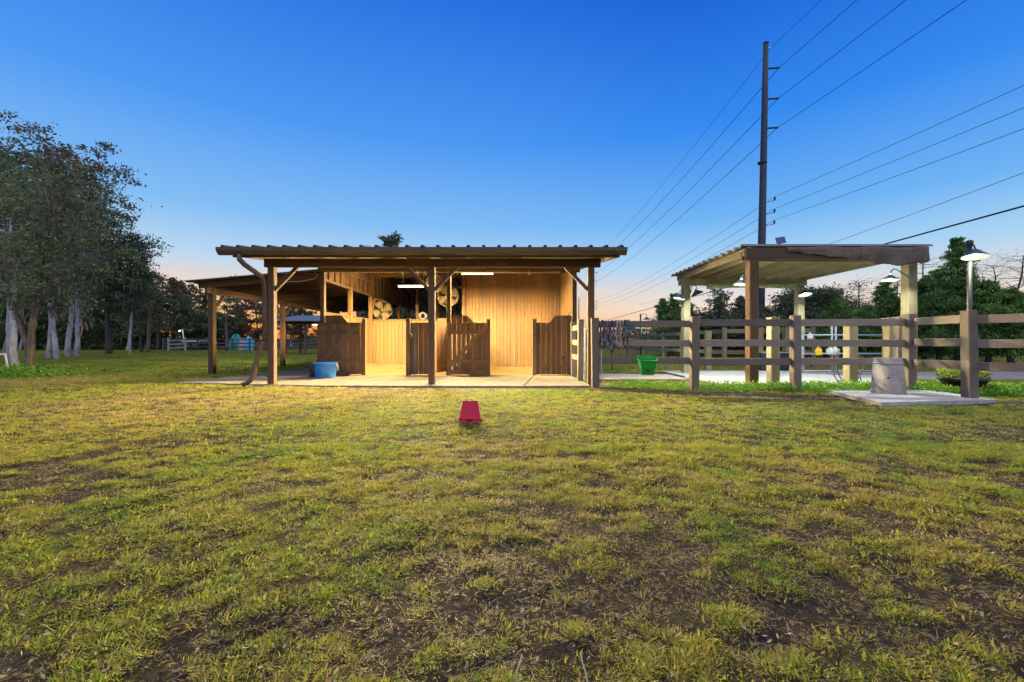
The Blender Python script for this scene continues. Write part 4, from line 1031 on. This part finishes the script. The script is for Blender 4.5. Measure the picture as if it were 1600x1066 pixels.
x, y = gp(10,560); tree(x-1,y+1,11.8,5.5,4.0,'tall cypress with thin top branches highest at the photo edge',group=G1,sway=.045,leaf='leaf_cyp',leaf2='leaf_rust',bark='bark_pale',r0=0.180,seed=23,per=31,ls=0.079,prof='umbrella',n_limb=16,flat=.4)
x, y = gp(220,550); tree(x,y,7.3,1.9,2.1,'low brownish bushy tree next to the slender grey trunk',group=G1,sway=.045,leaf='leaf_oak',leaf2='leaf_moss',bark='bark_dark',r0=0.120,seed=25,per=43,ls=0.106)
x, y = gp(238,548); tree(x+.2,y+4,6.6,2.2,1.4,'rounded dark tree at the open end of the wood',group=G1,sway=.045,leaf='leaf_dark',bark='bark_dark',r0=0.120,seed=27,per=43,ls=0.106)
# palms
def palm(x, y, H, label, rad=1.8, seed=1, n=26, r0=.16):
    rg = np.random.default_rng(seed); t = thing('palm_tree', (x,y,0), label, 'palm', 'cabbage palms in the meadow')
    part('trunk', MB().tube(bez((x,y,-.1),(x+rg.normal()*.2,y,H),rg,.05,7), [r0*1.2,r0,r0*.95,r0*.95,r0,r0,r0*.9], 9), M['bark_brown'], t, fix=False)
    for k in range(n):
        az = k*2.399; el = rg.uniform(-.7,1.2); mb = MB(); d0 = np.array([math.cos(az)*math.cos(el), math.sin(az)*math.cos(el), math.sin(el)])
        sd = np.array([-math.sin(az),math.cos(az),0]); st = np.array([x,y,H]); hub = st+d0*rad*.5
        vs = [tuple(st-sd*.01), tuple(st+sd*.01)]; fs = []
        for f in np.linspace(-1.1,1.1,9):
            dd = d0*math.cos(f)+sd*math.sin(f); tip = hub+dd*rad*.55+np.array([0,0,-.22*rad*rg.random()]); wv = np.cross(dd,[0,0,1]); wv = wv/(np.linalg.norm(wv)+1e-6)*.045
            i = len(vs); vs += [tuple(hub-wv), tuple(hub+wv), tuple(tip)]; fs.append((i,i+1,i+2))
        i = len(vs); vs += [tuple(hub-sd*.02),tuple(hub+sd*.02)]; fs.append((0,1,i+1,i))
        mb.add(vs, fs); part('frond', mb, M['leaf_palm'], t, fix=False)
x, y = gp(207,551); palm(x+.6,y+1,4.6,'palm with a drooping fan crown at the edge of the wood',1.9,3)
palm(xat(355,50),50,4.3,'small palm near the teal and blue shapes in the far meadow',1.7,5)
# far meadow trees
tree(xat(290,62),62,9.3,6.6,2.0,'tall bare trunk with a flat tuft, left of the lean-to post',name='cypress_tree',leaf='leaf_rust',bark='bark_dark',r0=.22,seed=31,per=7,ls=.14,prof='umbrella',n_limb=9,spread=.4,group='cypresses against the sunset',sway=.03)
tree(xat(322,60),60,8.6,5.2,2.3,'umbrella topped cypress just left of the lean-to post',name='cypress_tree',leaf='leaf_rust',leaf2='leaf_cyp',bark='bark_dark',r0=.2,seed=33,per=12,ls=.16,prof='umbrella',n_limb=8,spread=.4,group='cypresses against the sunset',sway=.03)
tree(xat(270,54),54,9.0,2.0,3.0,'rust leaved cypress glowing against the sunset beside the wood',name='cypress_tree',leaf='leaf_rust',bark='bark_dark',r0=.22,seed=35,per=14,ls=.15,prof='cone',n_limb=18,spread=.4,group='cypresses against the sunset',sway=.04)
tree(xat(246,52),52,9.0,2.6,2.0,'feathery cypress touching the right end of the wood',name='cypress_tree',leaf='leaf_cyp',leaf2='leaf_rust',bark='bark_dark',r0=.22,seed=37,per=16,ls=.15,prof='umbrella',n_limb=16,spread=.45,group='cypresses against the sunset',sway=.05)
tree(xat(372,64),64,8.0,5.5,1.8,'thin bare cypress between the lean-to post and the downspout',name='cypress_tree',leaf='leaf_rust',bark='bark_dark',r0=.17,seed=39,per=6,ls=.14,prof='umbrella',n_limb=7,spread=.35,group='cypresses against the sunset',sway=.04)
tree(xat(378,66),66,6.6,5.0,1.0,'short bare cypress with a square tuft under the lean-to beam',name='cypress_tree',leaf='leaf_rust',bark='bark_dark',r0=.15,seed=41,per=8,ls=.14,prof='umbrella',n_limb=5,spread=.3,group='cypresses against the sunset',sway=.03)
tree(xat(402,58),58,6.6,1.2,3.0,'reddish bushy tree against the sunset left of the downspout',leaf='leaf_rust',bark='bark_dark',r0=.16,seed=43,per=18,ls=.16,n_limb=14)
tree(xat(470,60),60,6.2,1.2,2.8,'reddish leafy tree seen between the lean-to posts',leaf='leaf_rust',leaf2='leaf_dark',bark='bark_dark',r0=.16,seed=45,per=20,ls=.16,n_limb=14)
tree(xat(335,56),56,4.6,.6,3.2,'low rounded dark tree in the far meadow behind the lean-to post',leaf='leaf_dark',bark='bark_dark',r0=.16,seed=47,per=40,ls=.17,n_limb=12)
tree(xat(310,58),58,4.3,.6,2.8,'low dark bushy tree in the far meadow beside the trailer',leaf='leaf_dark',bark='bark_dark',r0=.16,seed=49,per=40,ls=.17,n_limb=12)
tree(xat(362,58),58,4.4,.6,2.8,'low dark tree rising right behind the teal shape',leaf='leaf_dark',bark='bark_dark',r0=.16,seed=51,per=40,ls=.17,n_limb=12)
tree(xat(612,62),62,16.2,8,3.2,'treetop peeping above the barn roof',leaf='leaf_dark',bark='bark_dark',r0=.3,seed=53,per=30,ls=.19,n_limb=14)
# the wood behind: individual thin trees sharing a few shapes
src = []
for k in range(4):
    src.append(tree(-60+k*7, 66+k*3, 9.5+k*1.1, 2.0, 3.2, 'slim dark tree inside the wood behind the far fence', name='woodland_tree', leaf='leaf_dark' if k%2 else 'leaf_oak', bark='bark_pale', r0=.16+.03*k, seed=60+k, per=26, ls=.20, n_limb=15, group='slim trees of the far wood'))
for i in range(34):
    c = copy_tree(src[i % 4]); px = random.uniform(-60, 236); y = random.uniform(50, 78)
    c.location = (xat(px,y), y, 0); c.rotation_euler = (0,0,random.uniform(0,6.28)); s = random.uniform(.75,1.05)*(1.0 if px < 190 else .8); c.scale = (s,s,s)
# right-hand evergreens
G2 = 'evergreens along the yard'
def cedar(px, top, d, rad, label, seed, leaf='leaf_cedar', per=42, ls=.07, cb=.3, prof='cone', nl=22, base=None, spread=.3):
    return tree(xat(px,d), d, zat(top,d), cb, rad, label, name='cedar_tree', cat='tree', group=G2, leaf=leaf, bark='bark_dark', r0=.12, seed=seed, per=per, ls=ls, prof=prof, n_limb=nl, clumps=5, spread=spread, droop=-.35, sway=.03, up=.55 if prof == 'cone' else None, asp=.28 if prof == 'cone' else .5)
cedar(1496,372,19,1.45,'tallest pointed cedar between the pergola and the lamp post',101,nl=30)
cedar(1468,418,20,1.3,'cedar standing left against the tallest pointed cedar',102)
cedar(1443,432,21,1.4,'cedar just right of the near right pergola post',103)
cedar(1545,442,18,1.5,'bright green broad cedar right of the lamp post',104)
cedar(1580,452,17.5,1.5,'broad cedar right of the lamp post nearest the photo edge',105)
cedar(1625,445,17,1.6,'cedar cut by the right photo edge',106)
cedar(1520,436,22,1.3,'cedar directly behind the lamp post',107)
cedar(1382,442,22,1.2,'pointed cedar seen left of the near right pergola post',108)
cedar(1355,478,22,1.1,'small green cedar behind the tube gate',109)
cedar(1311,470,22,1.2,'pointed green cedar behind the fence between pergola posts',110)
cedar(1420,460,22,1.2,'dark cedar hidden behind the near right pergola post',111)
cedar(1270,458,26,1.9,'rounded bluish tree behind the bright pergola lamp',112,'leaf_dark',50,.075,.5,'round',20,None,.4)
cedar(1290,466,27,1.7,'rounded tree right of the bright pergola lamp',113,'leaf_dark',50,.075,.5,'round',20,None,.4)
cedar(1240,464,26,1.6,'dark tree left of the bright pergola lamp post',114,'leaf_dark',50,.075,.5,'round',18,None,.4)
cedar(1126,456,27,.75,'thin columnar cypress under the rolled shade cloth',115,'leaf_dark',12,.09,.5,'col',20)
cedar(1158,462,28,.9,'small pointed cypress left of the front pergola post',116,'leaf_dark',20,.09,.5)
cedar(1100,492,29,1.5,'low dark shrubby tree behind the far left pergola post',117,'leaf_dark',50,.075,.3,'round',16)
cedar(1145,494,30,1.7,'low dark shrubby tree below the pointed cypress',118,'leaf_dark',50,.075,.3,'round',16)
cedar(1036,466,30,1.0,'left tip of the dark cedar cluster beyond the feeder',119,nl=20)
cedar(1054,458,29,1.3,'tallest of the dark cedar cluster beyond the feeder',120)
cedar(1074,470,30,1.2,'cedar of the dark cluster partly behind the pergola post',121)
cedar(1180,488,30,1.6,'low shrubby tree seen behind the front pergola post',122,'leaf_dark',50,.075,.3,'round',16)
cedar(1215,490,30,1.5,'low shrubby tree between the utility pole and the far pergola post',123,'leaf_dark',50,.075,.3,'round',16)
G3 = 'leafless trees behind the evergreens'
def bare(px, top, d, rad, label, seed, per=0, leaf='leaf_rust'):
    return tree(xat(px,d), d, zat(top,d), 2.2, rad, label, name='leafless_tree', cat='tree', group=G3, leaf=leaf, bark='bark_dark', r0=.13, seed=seed, per=per, ls=.07, n_limb=15, clumps=9, spread=.55, sway=.12)
bare(1443,398,30,2.6,'leafless tree showing above the cedar right of the pergola',131)
bare(1340,432,32,1.5,'slender leafless tree between the pergola posts',132)
bare(1404,440,30,1.8,'leafless tree behind the near right pergola lamp',133)
bare(1548,410,30,3.0,'leafless tree with arching branches right of the lamp post',134)
bare(1592,402,28,3.0,'leafless tree at the right photo edge',135)
bare(1320,462,34,2.4,'wispy rust tinted tree low behind the fence',136)
# distant tree line all round
def treeline(name, az0, az1, dist, hfun, n, mat, ls, seed, label=None):
    rg = np.random.default_rng(seed); a = rg.uniform(az0,az1,n); dd = dist*(1+rg.uniform(-.06,.06,n))
    x = np.tan(a)*dd; hh = hfun(x, rg); z = rg.random(n)**.8*hh
    V, F = np_leaves(np.stack([x,dd,z],1), ls, rg); me = bpy.data.meshes.new(name); np_mesh(me, V, F); me.materials.append(mat)
    o = bpy.data.objects.new(name, me); C.objects.link(o); tag(o, label, kind='stuff'); return o
def hf(x, rg): return 2.2+6.0*fbm(x*.055, x*.02+3, 71)+2.2*vnoise(x*.35, x*0, 73)-2.4
treeline('woods', R(-54), R(52), 150, lambda x, r: hf(x, r)*np.where((x > -125)&(x < -60), .62, 1.05), 26000, M['leaf_dark'], .55, 1)
treeline('woods', R(-54), R(-39.5), 82, lambda x, r: 8.5+3*vnoise(x*.3, x*0, 5), 16000, M['leaf_dark'], .30, 2)
treeline('undergrowth', R(-54), R(-38.8), 56, lambda x, r: 1.0+1.6*vnoise(x*.5, x*0, 9), 9000, M['leaf_dark'], .20, 3)
treeline('undergrowth', R(-20), R(-2), 48, lambda x, r: 4.6+2.4*vnoise(x*.4, x*0, 19), 20000, M['leaf_dark'], .22, 6)
treeline('undergrowth', R(20), R(54), 31, lambda x, r: 1.6+1.2*vnoise(x*.5, x*0, 9), 14000, M['leaf_dark'], .13, 4)

# ------------------------------------------------------------------ far meadow odds and ends
def blob(name, px, py, d, w, h, dep, mat, label, cat, seed):
    x = xat(px,d); zb = .0; mb = MB(); rg = np.random.default_rng(seed); n = 20; prof = []
    vs = []; fs = []; rows = 7
    for i in range(rows):
        u = math.sin(i/(rows-1)*math.pi/2); rr = max(.03, math.cos(i/(rows-1)*math.pi/2))**.7
        for k in range(n):
            a = 2*math.pi*k/n; q = 1+.16*math.sin(3*a+seed)+.08*rg.normal()
            vs.append((x+w/2*rr*q*math.cos(a), d+dep/2*rr*q*math.sin(a), zb+h*u*(1+.15*math.sin(2*a+seed))))
    for i in range(rows-1):
        for k in range(n): k2 = (k+1)%n; fs.append((i*n+k,i*n+k2,(i+1)*n+k2,(i+1)*n+k))
    mb.add(vs, fs, True); o = part(name, mb, mat, None, loc=(x,d,0)); tag(o, label, cat); return o
blob('tarpaulin_heap',368,520,52,1.5,1.75,1.4,M['tealv'],'teal tarpaulin covered heap beyond the meadow fence','tarpaulin',2)
blob('tarpaulin_heap',388,522,51.5,1.7,1.5,1.4,M['paleblue'],'bright blue tarpaulin covered heap right of the teal one','tarpaulin',4)
blob('tarpaulin_heap',378,527,51,1.0,1.3,1.0,M['concgrey'],'greyish wrapped heap between the teal and the blue heap','tarpaulin',6)
blob('soil_heap',405,530,52,1.8,.9,1.2,M['sand'],'pale sandy heap right of the blue tarpaulin','heap',8)
tr = thing('farm_trailer', (xat(305,52),52,0), 'low grey farm trailer parked in the far meadow by the bare trunk', 'trailer')
part('bed', MB().box((xat(305,52),52,1.15), (2.2,1.6,.35), None, .03), M['galv'], tr)
part('drawbar', MB().bar((xat(305,52)-1.1,52,1.0),(xat(305,52)-1.9,52,.7), .1, .1), M['steel_pole'], tr)
for s in (-.45,.45): part('wheel', MB().lathe([(.0,-.1),(.38,-.1),(.42,-.05),(.42,.05),(.38,.1),(0,.1)], (xat(305,52)+s,51.25,.42), 18, Matrix.Rotation(R(90),3,'X')), M['blackpl'], tr)
for s in (-.45,.45): part('wheel', MB().lathe([(.0,-.1),(.38,-.1),(.42,-.05),(.42,.05),(.38,.1),(0,.1)], (xat(305,52)+s,52.75,.42), 18, Matrix.Rotation(R(90),3,'X')), M['blackpl'], tr)
yl = thing('yard_lamp', (xat(288,50),50,0), 'small lit lamp on a leaning white pole in the far meadow', 'lamp')
part('pole', MB().tube([(xat(289,50),50,0),(xat(285,50),50,zat(515,50))], .06, 8), M['white'], yl)
part('head', MB().box((xat(282.5,50),50,zat(516,50)), (.34,.2,.08), None, .02), M['white'], yl)
part('bulb', MB().box((xat(281.5,50),49.9,zat(517.5,50)), (.16,.12,.08), None, .02), M['farlamp'], yl)
# run-in shed with its light on
rs = thing('run_in_shed', (xat(470,34),34,0), 'dark roofed open shed with a light on, seen beneath the lean-to', 'shed')
sx0, sx1 = xat(432,34), xat(520,34)
for x in (xat(446,33), xat(477,33), xat(500,33)): part('post', MB().box((x,33,1.25), (.16,.16,2.5)), M['dark_z'], rs)
for x in (sx0+.4, sx1-.5): part('post', MB().box((x,37,1.4), (.16,.16,2.8)), M['dark_z'], rs)
part('beam', MB().box(((sx0+sx1)/2,33,2.46), (sx1-sx0,.12,.2)), M['dark_x'], rs)
part('roof', MB().bar(((sx0+sx1)/2,32.3,2.56),((sx0+sx1)/2,37.8,3.3), sx1-sx0+.5, .05), M['roof'], rs)
part('lamp', MB().box((xat(492,33.4),33.4,2.32), (.3,.08,.06)), M['farlamp'], rs)
# white pipe frame at the photo's edge
wf = thing('pipe_frame', (xat(6,15.2),15.2,0), 'white pipe frame end standing at the left photo edge', 'frame')
part('leg', MB().tube([(xat(12.5,15.2),15.2,-.02),(xat(8,15.2),15.2,zat(553.5,15.2))], .03, 8), M['white'], wf)
part('bar', MB().tube([(xat(8.3,15.2),15.2,zat(553.5,15.2)),(xat(-30,15.4),15.4,zat(556,15.2))], .03, 8), M['white'], wf)
part('leg', MB().tube([(xat(-34,15.2),15.4,-.02),(xat(-30,15.4),15.4,zat(556,15.2))], .03, 8), M['white'], wf)

# ------------------------------------------------------------------ grass
def blade(vs, fs, p, az, ln, w, bend, lean, segs=3):
    d = np.array([math.cos(az), math.sin(az), 0]); s = np.array([-math.sin(az), math.cos(az), 0]); cur = np.array(p, float); a = lean; o = len(vs)
    for i in range(segs):
        ww = w*(1-i/segs*.55); vs.append(cur-s*ww/2); vs.append(cur+s*ww/2)
        a += bend/segs; cur = cur+(d*math.sin(a)+np.array([0,0,1])*math.cos(a))*ln/segs
    vs.append(cur)
    for i in range(segs-1): k = o+2*i; fs.append((k,k+1,k+3,k+2))
    k = o+2*(segs-1); fs.append((k,k+1,k+2))
def grassmat():
    m, t, b = newmat('grass_blades')
    a = nd(t, 'ShaderNodeAttribute', attribute_name='tint', attribute_type='INSTANCER')
    ge = nd(t, 'ShaderNodeNewGeometry'); m2 = nd(t, 'ShaderNodeMath', operation='MULTIPLY_ADD'); m2.inputs[1].default_value = .56; m2.inputs[2].default_value = -.28
    t.links.new(ge.outputs['Random Per Island'], m2.inputs[0]); ad = nd(t, 'ShaderNodeMath', operation='ADD'); t.links.new(a.outputs['Fac'], ad.inputs[0]); t.links.new(m2.outputs[0], ad.inputs[1])
    c = ramp(t, ad.outputs[0], [(.0,(.10,.23,.03)),(.25,(.25,.36,.03)),(.5,(.47,.45,.045)),(.72,(.50,.42,.09)),(.86,(.20,.12,.055)),(.95,(.24,.15,.07)),(1.0,(.50,.41,.25))])
    t.links.new(c, b.inputs['Base Color']); b.inputs['Roughness'].default_value = .55; b.inputs['Specular IOR Level'].default_value = .25
    tr = nd(t, 'ShaderNodeBsdfTranslucent'); t.links.new(c, tr.inputs['Color']); ms = nd(t, 'ShaderNodeMixShader'); ms.inputs[0].default_value = .5
    t.links.new(b.outputs[0], ms.inputs[1]); t.links.new(tr.outputs[0], ms.inputs[2]); t.links.new(ms.outputs[0], t.nodes['Material Output'].inputs['Surface']); return m
GM = grassmat()
lib = bpy.data.collections.new('grass_tufts')
def tuft(k, nb, ln, w, spread, bend, lean, flat=False):
    rg = np.random.default_rng(200+k); vs, fs = [], []
    for i in range(nb):
        az = rg.uniform(0,6.283); r = spread*math.sqrt(rg.random()); p = (r*math.cos(az+1), r*math.sin(az+1), rg.uniform(0,.006)-.004)
        blade(vs, fs, p, az, ln*rg.uniform(.55,1.25), w*rg.uniform(.7,1.3), rg.uniform(*bend), rg.uniform(*lean))
    me = bpy.data.meshes.new('tuft_%d' % k); me.from_pydata([tuple(v) for v in vs], [], fs); me.materials.append(GM)
    o = bpy.data.objects.new('tuft_%02d' % k, me); lib.objects.link(o); return o
tuft(0, 18, .026, .0046, .050, (.2,1.2), (.1,.8))
tuft(1, 18, .023, .0042, .055, (.4,1.5), (.3,1.1))
tuft(2, 16, .038, .0046, .036, (.3,1.3), (.0,.6))
tuft(3, 7, .060, .0026, .050, (.1,.7), (1.0,1.5))
tuft(4, 16, .022, .0050, .045, (.3,1.0), (.4,1.2))
tuft(5, 8, .070, .0036, .030, (.5,1.8), (.1,.6))
tuft(6, 16, .026, .0034, .06, (.0,.5), (1.2,1.65))
def scatter(name, P, rot, scl, tint, idx, library):
    me = bpy.data.meshes.new(name); me.vertices.add(len(P)); me.vertices.foreach_set('co', P.astype(np.float32).ravel())
    for nme, typ, dat in (('rot','FLOAT_VECTOR',rot),('scl','FLOAT_VECTOR',scl),('tint','FLOAT',tint),('idx','INT',idx)):
        a = me.attributes.new(nme, typ, 'POINT'); a.data.foreach_set('vector' if typ == 'FLOAT_VECTOR' else 'value', np.ascontiguousarray(dat, dtype=np.int32 if typ == 'INT' else np.float32).ravel())
    o = bpy.data.objects.new(name, me); C.objects.link(o)
    ng = bpy.data.node_groups.new(name, 'GeometryNodeTree')
    ng.interface.new_socket('Geometry', in_out='INPUT', socket_type='NodeSocketGeometry'); ng.interface.new_socket('Geometry', in_out='OUTPUT', socket_type='NodeSocketGeometry')
    gi = ng.nodes.new('NodeGroupInput'); go = ng.nodes.new('NodeGroupOutput'); ip = ng.nodes.new('GeometryNodeInstanceOnPoints')
    ci = ng.nodes.new('GeometryNodeCollectionInfo'); ci.inputs[0].default_value = library; ci.inputs['Separate Children'].default_value = True; ci.inputs['Reset Children'].default_value = True
    def na(nme, typ):
        n = ng.nodes.new('GeometryNodeInputNamedAttribute'); n.data_type = typ; n.inputs['Name'].default_value = nme; return [s for s in n.outputs if s.enabled and s.name == 'Attribute'][0]
    e2r = ng.nodes.new('FunctionNodeEulerToRotation')
    lk = ng.links.new
    lk(gi.outputs[0], ip.inputs['Points']); lk(ci.outputs[0], ip.inputs['Instance']); ip.inputs['Pick Instance'].default_value = True
    lk(na('idx','INT'), ip.inputs['Instance Index']); lk(na('rot','FLOAT_VECTOR'), e2r.inputs[0]); lk(e2r.outputs[0], ip.inputs['Rotation']); lk(na('scl','FLOAT_VECTOR'), ip.inputs['Scale'])
    lk(ip.outputs[0], go.inputs[0])
    md = o.modifiers.new('scatter', 'NODES'); md.node_group = ng
    tag(o, kind='stuff'); return o
def in_poly(x, y, poly):
    r = np.zeros(len(x), bool); n = len(poly)
    for i in range(n):
        x0, y0 = poly[i]; x1, y1 = poly[(i+1)%n]
        c = ((y0 > y) != (y1 > y)); r ^= c & (x < (x1-x0)*(y-y0)/((y1-y0)+1e-12)+x0)
    return r
def blocked(x, y):
    b = in_poly(x, y, [(-7.7,9.75),(-4.15,9.04),(1.68,8.93),(1.68,11.9),(1.8,11.9),(1.8,27),(-5.3,27),(-5.3,15.5),(-6.9,15.6),(-7.4,12.9)])
    b |= in_poly(x, y, [(4.55,9.15),(8.95,9.25),(9.0,13.6),(4.7,13.6)])
    b |= in_poly(x, y, [(5.93,8.06),(5.5,6.36),(7.55,6.66),(7.85,7.98)])
    b |= in_poly(x, y, [(2.05,10.9),(4.5,10.9),(4.6,12.6),(2.1,12.9)]) | in_poly(x, y, [(9.2,10.9),(24,10.4),(26,14.2),(9.2,13.4)])
    return b
def gen(n, ya, yb, pw):
    u = rng.random(n); e = 2-pw; y = (ya**e+u*(yb**e-ya**e))**(1/e); x = rng.uniform(-1.38,1.38,n)*y + rng.uniform(-1,1,n)*.6; return x, y
xa_, ya_ = gen(78000, .95, 4, 0.35); xb_, yb_ = gen(330000, 4, 60, 1.5)
x = np.concatenate([xa_,xb_]); y = np.concatenate([ya_,yb_])
bare_ = bare_at(x, y); keep = (~blocked(x,y)) & (rng.random(len(x)) > bare_*.60); x, y, bare_ = x[keep], y[keep], bare_[keep]
n = len(x); p1 = fbm(x*.45, y*.5, 101); p2 = fbm(x*1.8, y*2.0, 103); p3 = fbm(x*5.5, y*6, 107, 3)
cl = sstep(.30,.52, fbm(x*11, y*13, 131, 3)); kk = rng.random(n) < np.where(y < 9, .16+.84*cl, 1); x, y, bare_, p1, p2, p3 = x[kk], y[kk], bare_[kk], p1[kk], p2[kk], p3[kk]; n = len(x); rnd = rng.random(n)
yel = sstep(3.2, 7.0, y)*.10
tint = np.clip(.53+(p1-.5)*.9+(p2-.5)*.9+(p3-.5)*.5+yel+rng.normal(size=n)*.10+bare_*.30-.05, .02, 1.0)
idx = np.where(rnd < .36, 0, np.where(rnd < .66, 1, np.where(rnd < .78, 4, np.where(rnd < .86, 3, 2))))
lush = (p2*.6+p3*.4 > .60); idx = np.where(lush & (rnd < .6), 2, idx); tint = np.where(lush, tint-.18, tint); idx = np.where((rnd > .985), 5, idx)
worn = (y > 7.4) & (bare_ > .5); lit = rng.random(n) < bare_*.86; idx = np.where(lit, np.where(rnd < .8, 6, 3), idx); tint = np.where(lit, .80+.10*rng.random(n), tint)
that = (rng.random(n) < .16) & (~lit); idx = np.where(that, 6, idx); tint = np.where(that, .72+.28*rng.random(n), tint)
wk = ~(worn & (rng.random(n) < .85)); x,y,idx,tint,n = x[wk],y[wk],idx[wk],tint[wk],int(wk.sum())
tint = np.where((y > 11) & (x < -4), tint-.22, tint)  # unlit far left grass: lack of light put in as darker, greener tint
tint = np.where(idx == 3, np.clip(tint+.35,.6,1), tint)
s = np.where(y < 4, .62+.095*y, np.minimum(2.3,(y/4)**.55))*rng.uniform(.7,1.3,n)
P = np.stack([x,y,zground(x,y)-.002],1); rot = np.stack([rng.normal(size=n)*.12,rng.normal(size=n)*.12,rng.uniform(0,6.283,n)],1)
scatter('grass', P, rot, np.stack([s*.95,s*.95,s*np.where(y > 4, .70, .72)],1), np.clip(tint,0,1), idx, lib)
# broad-leaved green cover along the fence, weeds at the oak
lib2 = bpy.data.collections.new('weed_sprigs')
def sprig(k, nl, h, ls):
    rg = np.random.default_rng(300+k); P = np.stack([rg.normal(size=nl)*h*.55, rg.normal(size=nl)*h*.55, rg.random(nl)**.7*h],1); V, F = np_leaves(P, ls, rg, .3, .6)
    me = bpy.data.meshes.new('sprig_%d' % k); np_mesh(me, V, F); me.materials.append(M['leaf_weed']); lib2.objects.link(bpy.data.objects.new('sprig_%d' % k, me))
for k, (nl, h, ls) in enumerate(((26,.09,.020),(20,.12,.017),(30,.16,.022))): sprig(k, nl, h, ls)
n0 = 9000; x = rng.uniform(2.0, 10.5, n0); y = rng.uniform(7.0, 9.6, n0)
fl = np.interp(x, [1.8,3.6,5.46,7.6,9.5], [8.95,8.45,8.23,8.0,7.6]); q = np.abs(y-fl-.12)-(.10+.28*fbm(x*1.3,y*0,7)+.25*sstep(5.0,8,x)); w = (q+.35*(fbm(x*2,y*2,9)-.5)) < 0
w &= ~blocked(x,y) & (rng.random(n0) < np.clip(.15+(x-2.4)*.16,.12,.9))
x2 = rng.normal(size=150)*.6-13.9; y2 = rng.normal(size=150)*.35+11.9
x = np.concatenate([x[w],x2]); y = np.concatenate([y[w],y2]); n = len(x)
s = np.concatenate([rng.uniform(.6,1.15,w.sum()),rng.uniform(.7,2.0,150)])
scatter('weeds', np.stack([x,y,np.zeros(n)],1), np.stack([np.zeros(n),np.zeros(n),rng.uniform(0,6.28,n)],1), np.stack([s,s,s],1), np.zeros(n), rng.integers(0,3,n), lib2)
# plants in the planter bowl
rg = np.random.default_rng(5); a = rg.uniform(0,6.28,1600); r = .36*np.sqrt(rg.random(1600)); Pp = np.stack([plx+r*np.cos(a), ply+r*np.sin(a), .29+rg.random(1600)*(.22-.25*r)+.04*np.sin(a*3)],1)
crown_obj('plants', *np_leaves(Pp, .022, rg), leafmat('leaf_planter', (.16,.22,.03), (.28,.32,.05), (.36,.36,.08)), pl)['kind'] = 'stuff'
# dead leaves and bits of straw lying about
rg = np.random.default_rng(77); n = 5200; yy = 1.0+7.5*rg.random(n)**1.6; xx = rg.uniform(-1.35,1.35,n)*yy
ok = ~blocked(xx,yy); xx, yy = xx[ok], yy[ok]; n = len(xx)
V, F = np_leaves(np.stack([xx,yy,zground(xx,yy)+.012+rg.random(n)*.012],1), .0085, rg, .2, .42); me = bpy.data.meshes.new('leaf_litter'); np_mesh(me, V, F)
me.materials.append(leafmat('dead_leaves', (.10,.06,.035), (.24,.17,.10), (.48,.40,.28), .15)); o = bpy.data.objects.new('leaf_litter', me); C.objects.link(o); tag(o, kind='stuff')
n = 900; xx = rg.uniform(-6.5,1.6,n); yy = 9.0+3.0*rg.random(n)**.6
V, F = np_leaves(np.stack([xx,yy,np.full(n,.040)],1), .03, rg, .2, .07); V[:,2] = .038+.010*np.abs(V[:,2]-.040)/.03; ok = np.repeat(in_poly(xx,yy,[(-7.0,9.7),(-4.1,9.15),(1.6,9.05),(1.55,11.8),(-6.6,12.0)]),4)
F = np.arange(ok.sum()).reshape(-1,4); me = bpy.data.meshes.new('straw'); np_mesh(me, V[ok], F); me.materials.append(M['rope']); o = bpy.data.objects.new('straw', me); C.objects.link(o); tag(o, kind='stuff')
# two tall dry stems in front
for px, yb2, tip, lab in ((812,1.20,1024,'dry pale grass stem standing in the foreground, bent to the right'),(911,1.19,1020,'dry pale grass stem standing in the foreground, bent to the left')):
    x = xat(px,yb2); s_ = 1 if px < 850 else -1
    o = part('grass_stem', MB().tube([(x-.012*s_,yb2-.01,-.01),(x-.008*s_,yb2-.005,.03),(x+.0,yb2,.05),(x+.008*s_,yb2+.004,zat(tip,yb2))], [.003,.0026,.0022,.001], 5), M['rope'], None, loc=(x,yb2,0)); tag(o, lab, 'grass stem')
# puddle
pd_ = part('puddle', MB().prism([(xat(1192,6.6)+.0+.16*math.cos(a)+.03*math.cos(3*a), 6.62+.09*math.sin(a)) for a in np.linspace(0,2*math.pi,20)[:-1]], 'z', -.02, .006), M['water']); tag(pd_, kind='structure')
